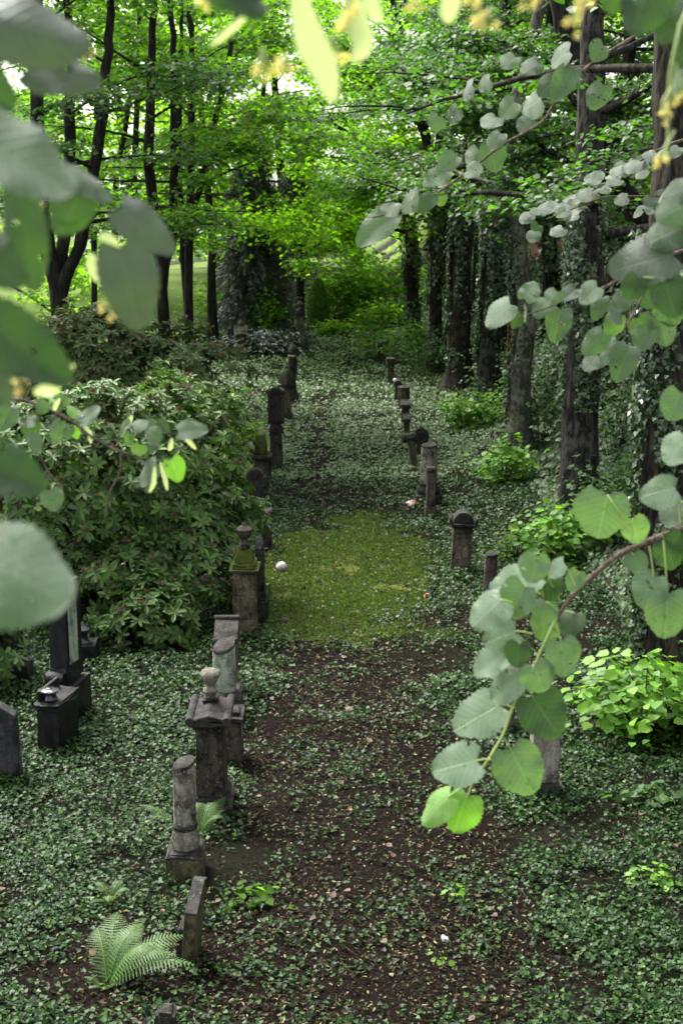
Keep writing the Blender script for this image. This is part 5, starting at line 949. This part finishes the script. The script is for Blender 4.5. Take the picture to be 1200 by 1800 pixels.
# --- sprig in the middle right, before the pale trunk
D = 3.5
b = Branch('small lime sprig in front of the pale trunk, at middle right', at(1000, 520, D)); b.twig([(1330, 400, D), (1150, 455, D), (1060, 507, D), (1000, 525, D), (950, 545, D), (905, 560, D)], .0045, .0014); b.twig([(1150, 455, D), (1130, 520, D), (1090, 590, D)], .0035, .002)
for base, tip, w, mat in [((896, 535), (850, 576), 44, 'wet'), ((921, 525), (944, 490), 36, 'wet'), ((915, 552), (900, 580), 24, 'deep'), ((925, 540), (930, 562), 22, 'wet'), ((960, 530), (938, 558), 32, 'wet'), ((978, 512), (962, 535), 32, 'wet'), ((985, 545), (970, 602), 46, 'wet'), ((1012, 508), (985, 530), 30, 'deep'), ((1050, 505), (1015, 530), 38, 'wet'), ((1058, 522), (1040, 562), 30, 'wet'),
    ((1085, 555), (1062, 600), 36, 'wet'), ((1060, 585), (1022, 625), 42, 'wet'), ((1085, 600), (1055, 640), 38, 'wet'), ((1050, 625), (1026, 655), 34, 'deep'), ((1105, 610), (1080, 668), 50, 'wet'), ((1120, 560), (1140, 600), 46, 'wet'), ((1070, 548), (1098, 565), 30, 'deep'), ((1140, 580), (1118, 620), 40, 'wet'), ((1100, 520), (1075, 545), 36, 'deep'), ((1135, 500), (1150, 545), 44, 'deep'), ((1170, 520), (1190, 575), 56, 'wet'), ((1160, 560), (1175, 610), 50, 'wet'), ((1190, 470), (1145, 505), 48, 'deep')]:
    b.leaf(base, tip, w, D + random.uniform(-.1, .1), mat)
b.done()
D = 2.5
b = Branch('lime twig with one very broad leaf at the right edge, above the sprig', at(1190, 430, D)); b.twig([(1330, 500, D), (1220, 480, D), (1165, 490, D), (1130, 487, D)], .003, .0015, True)
for base, tip, w, mat in [((1182, 448), (1062, 470), 84, 'sheen'), ((1200, 400), (1130, 425), 60, 'deep'), ((1168, 490), (1185, 560), 64, 'deep'), ((1205, 505), (1195, 560), 60, 'wet'), ((1120, 488), (1100, 530), 46, 'deep'), ((1205, 360), (1150, 385), 56, 'wet'), ((1210, 330), (1160, 345), 44, 'deep')]: b.leaf(base, tip, w, D, mat, up=.35)
b.done()
# --- long slanting twig at the upper right
D = 3.9
b = Branch('long slanting lime twig running down to the left at upper right', at(900, 230, D)); b.twig([(1120, 60, D), (1040, 110, D), (985, 160, D), (955, 215, D), (880, 255, D), (825, 300, D), (760, 345, D), (700, 372, D), (655, 382, D)], .005, .0022); b.twig([(1020, 120, D), (1050, 150, D), (1080, 148, D)], .002, .0012)
for base, tip, w, mat in [((688, 378), (622, 432), 52, 'wet'), ((735, 348), (700, 372), 34, 'wet'), ((700, 372), (668, 362), 30, 'deep'), ((782, 300), (742, 330), 36, 'wet'), ((760, 343), (738, 372), 30, 'deep'), ((800, 275), (770, 300), 34, 'wet'), ((770, 205), (755, 228), 34, 'wet'), ((805, 192), (786, 218), 30, 'deep'), ((862, 255), (870, 305), 46, 'wet'), ((840, 262), (822, 290), 34, 'wet'), ((880, 235), (858, 262), 30, 'wet'), ((870, 205), (848, 226), 36, 'wet'), ((905, 180), (875, 205), 38, 'wet'), ((950, 175), (915, 195), 44, 'wet'), ((978, 140), (945, 165), 42, 'deep'), ((1005, 120), (965, 180), 44, 'wet'), ((930, 210), (912, 235), 32, 'deep'), ((820, 300), (850, 300), 30, 'wet'), ((770, 340), (775, 368), 26, 'wet'), ((1000, 90), (960, 110), 36, 'wet'), ((945, 110), (915, 130), 34, 'deep'), ((905, 100), (880, 122), 30, 'wet'), ((1060, 150), (1035, 195), 42, 'wet'), ((1060, 80), (1035, 105), 38, 'wet'), ((860, 140), (838, 158), 28, 'wet'), ((830, 150), (806, 170), 30, 'deep')]: b.leaf(base, tip, w, D + random.uniform(-.1, .1), mat)
b.done()
D = 5.2
b = Branch('leafy lime twigs crossing the big trunk at the right', at(1100, 290, D)); b.twig([(1330, 215, D), (1180, 250, D), (1120, 285, D), (1060, 325, D), (1010, 350, D)], .006, .002); b.twig([(1330, 330, D), (1150, 345, D), (1060, 345, D), (960, 385, D)], .005, .002)
for k in range(44):
    tt = random.random(); l = random.random() < .5; x, y = (1190 - tt * 190, 255 + tt * 100) if l else (1190 - tt * 245, 340 + tt * 45); x += random.gauss(0, 10); y += random.gauss(0, 9); a = random.uniform(1.7, 3.6); q = random.uniform(22, 34); b.leaf((x, y), (x + math.cos(a) * q, y + math.sin(a) * q * .62), q * .8, D + random.uniform(-.2, .2), 'deep', up=.8)
b.done()
# --- blurred leaves close to the lens, left
D = 1.05
b = Branch('cluster of very close blurred lime leaves down the left edge', at(20, 300, D)); b.twig([(-120, -60, D), (-40, 200, D), (-20, 450, D), (-40, 700, D), (-60, 900, D)], .003, .002)
for base, tip, w, mat, d, up in [((-40, 30), (166, 62), 118, 'sheen', 1.15, .3), ((48, 125), (188, 140), 66, 'sheen', 1.2, .35), ((-60, 228), (146, 338), 138, 'wet', 1.05, .6), ((-70, 120), (36, 190), 80, 'deep', 1.15, .4), ((146, 335), (98, 418), 78, 'deep', 1.4, .4), ((122, 302), (204, 342), 44, 'deep', 1.4, .7), ((215, 366), (318, 438), 70, 'sheen', 1.4, .4), ((210, 436), (248, 578), 104, 'sheen', 1.3, .3), ((36, 345), (62, 520), 74, 'deep', 1.15, .3), ((-50, 430), (48, 500), 84, 'deep', 1.05, .3), ((-30, 560), (136, 676), 112, 'deep', 1.05, .3), ((-60, 800), (90, 862), 100, 'deep', 1.1, .4), ((-60, 968), (142, 1046), 188, 'wet', 1.0, .5), ((-50, 640), (26, 710), 70, 'sheen', 1.1, .3)]: b.leaf(base, tip, w, d, mat, up=up)
for x, y, rp, d in ((25, 668, 34, 1.2), (62, 366, 20, 1.3), (188, 548, 22, 1.5), (155, 92, 16, 1.3)): b.flowers(x, y, rp, d, 5)
b.bract([(178, 410), (196, 428), (205, 455)], 26, 1.5); b.bract([(160, 445), (166, 475), (180, 500)], 22, 1.5); b.bract([(60, 690), (95, 680), (130, 640)], 24, 1.3); b.done()
# --- sharper sprig before the rhododendron
D = 2.7
b = Branch('lime sprig with small leaves and bracts before the green rhododendron', at(200, 780, D)); b.twig([(-120, 700, D), (40, 700, D), (120, 735, D), (165, 770, D), (205, 792, D), (250, 803, D)], .0038, .0016); b.twig([(213, 795, D), (212, 830, D), (190, 870, D), (185, 900, D)], .0018, .001); b.twig([(60, 780, D), (85, 830, D), (112, 860, D), (110, 885, D)], .002, .001)
for base, tip, w, mat in [((140, 742), (178, 712), 26, 'wet'), ((135, 730), (118, 712), 18, 'fresh'), ((105, 742), (95, 780), 26, 'wet'), ((125, 750), (108, 772), 22, 'wet'), ((100, 735), (80, 755), 20, 'deep'), ((112, 716), (98, 690), 30, 'wet'), ((80, 705), (66, 728), 26, 'wet'), ((62, 742), (30, 735), 24, 'wet'), ((85, 700), (108, 690), 24, 'fresh'), ((50, 735), (62, 778), 34, 'deep'), ((58, 760), (68, 800), 26, 'wet'), ((228, 745), (200, 765), 18, 'wet'), ((228, 762), (222, 785), 24, 'wet'), ((235, 752), (262, 742), 22, 'wet'), ((258, 748), (285, 755), 26, 'wet'), ((262, 758), (285, 775), 30, 'wet'), ((278, 745), (300, 760), 22, 'deep'), ((315, 760), (365, 748), 34, 'wet'), ((246, 782), (240, 805), 28, 'wet'), ((275, 815), (240, 855), 36, 'wet'), ((300, 808), (318, 850), 38, 'fresh'), ((272, 775), (262, 795), 22, 'deep'), ((88, 862), (98, 900), 40, 'wet'), ((128, 752), (140, 772), 18, 'fresh'), ((20, 715), (-5, 760), 40, 'wet')]: b.leaf(base, tip, w, D + random.uniform(-.06, .06), mat)
for pts in ([(318, 760), (332, 775), (345, 790)], [(282, 812), (290, 840), (294, 862)], [(272, 820), (270, 850), (262, 866)], [(302, 770), (300, 785), (296, 792)], [(150, 748), (158, 762), (160, 780)], [(232, 730), (226, 742), (222, 750)], [(105, 700), (98, 712), (94, 725)]): b.bract(pts, 9, D)
b.done()
# --- blurred bract and flowers along the top edge
D = 1.15
b = Branch('blurred pale lime bract with yellow flowers hanging from the top edge', at(560, -20, D)); b.twig([(300, -60, D), (560, -40, D), (900, -60, D), (1230, -30, D)], .002, .0016, True)
b.bract([(520, -30), (540, 60), (570, 120), (586, 178)], 54, D); b.bract([(610, -30), (625, 30), (640, 78), (620, 108)], 40, 1.2); b.bract([(800, -30), (790, 10), (784, 40)], 34, 1.2); b.bract([(640, -20), (655, 10), (668, 40)], 26, 1.25); b.bract([(440, 20), (400, 55), (370, 80)], 14, 1.2)
for x, y, rp in ((585, 105, 32), (505, 132, 30), (462, 122, 30), (614, 22, 36), (840, 18, 34), (862, 44, 24), (1008, 48, 22), (1030, 8, 24), (730, 5, 22), (360, -2, 26), (930, 0, 22)): b.flowers(x, y, rp, 1.2, 5)
b.leaf((360, -40), (480, 14), 70, 1.1, 'deep', up=.3); b.leaf((430, -60), (440, 18), 80, 1.1, 'deep', up=.3); b.done()
b = Branch('blurred lime leaves and yellow flowers in the upper right corner', at(1180, 60, 1.5)); b.twig([(1330, -80, 1.5), (1200, 20, 1.5), (1175, 130, 1.5), (1172, 290, 1.5)], .002, .001, True)
for base, tip, w, mat in [((1150, -40), (1105, 62), 90, 'deep'), ((1235, 10), (1150, 60), 70, 'deep'), ((1230, 60), (1180, 120), 70, 'deep'), ((1090, -40), (1070, 30), 60, 'deep'), ((1225, 130), (1180, 170), 50, 'wet')]: b.leaf(base, tip, w, 1.6, mat, up=.4)
for x, y, rp in ((1162, 205, 20), (1180, 180, 20), (1165, 290, 22), (1195, 170, 18)): b.flowers(x, y, rp, 1.5, 4, (1185, y - 60))
b.done()
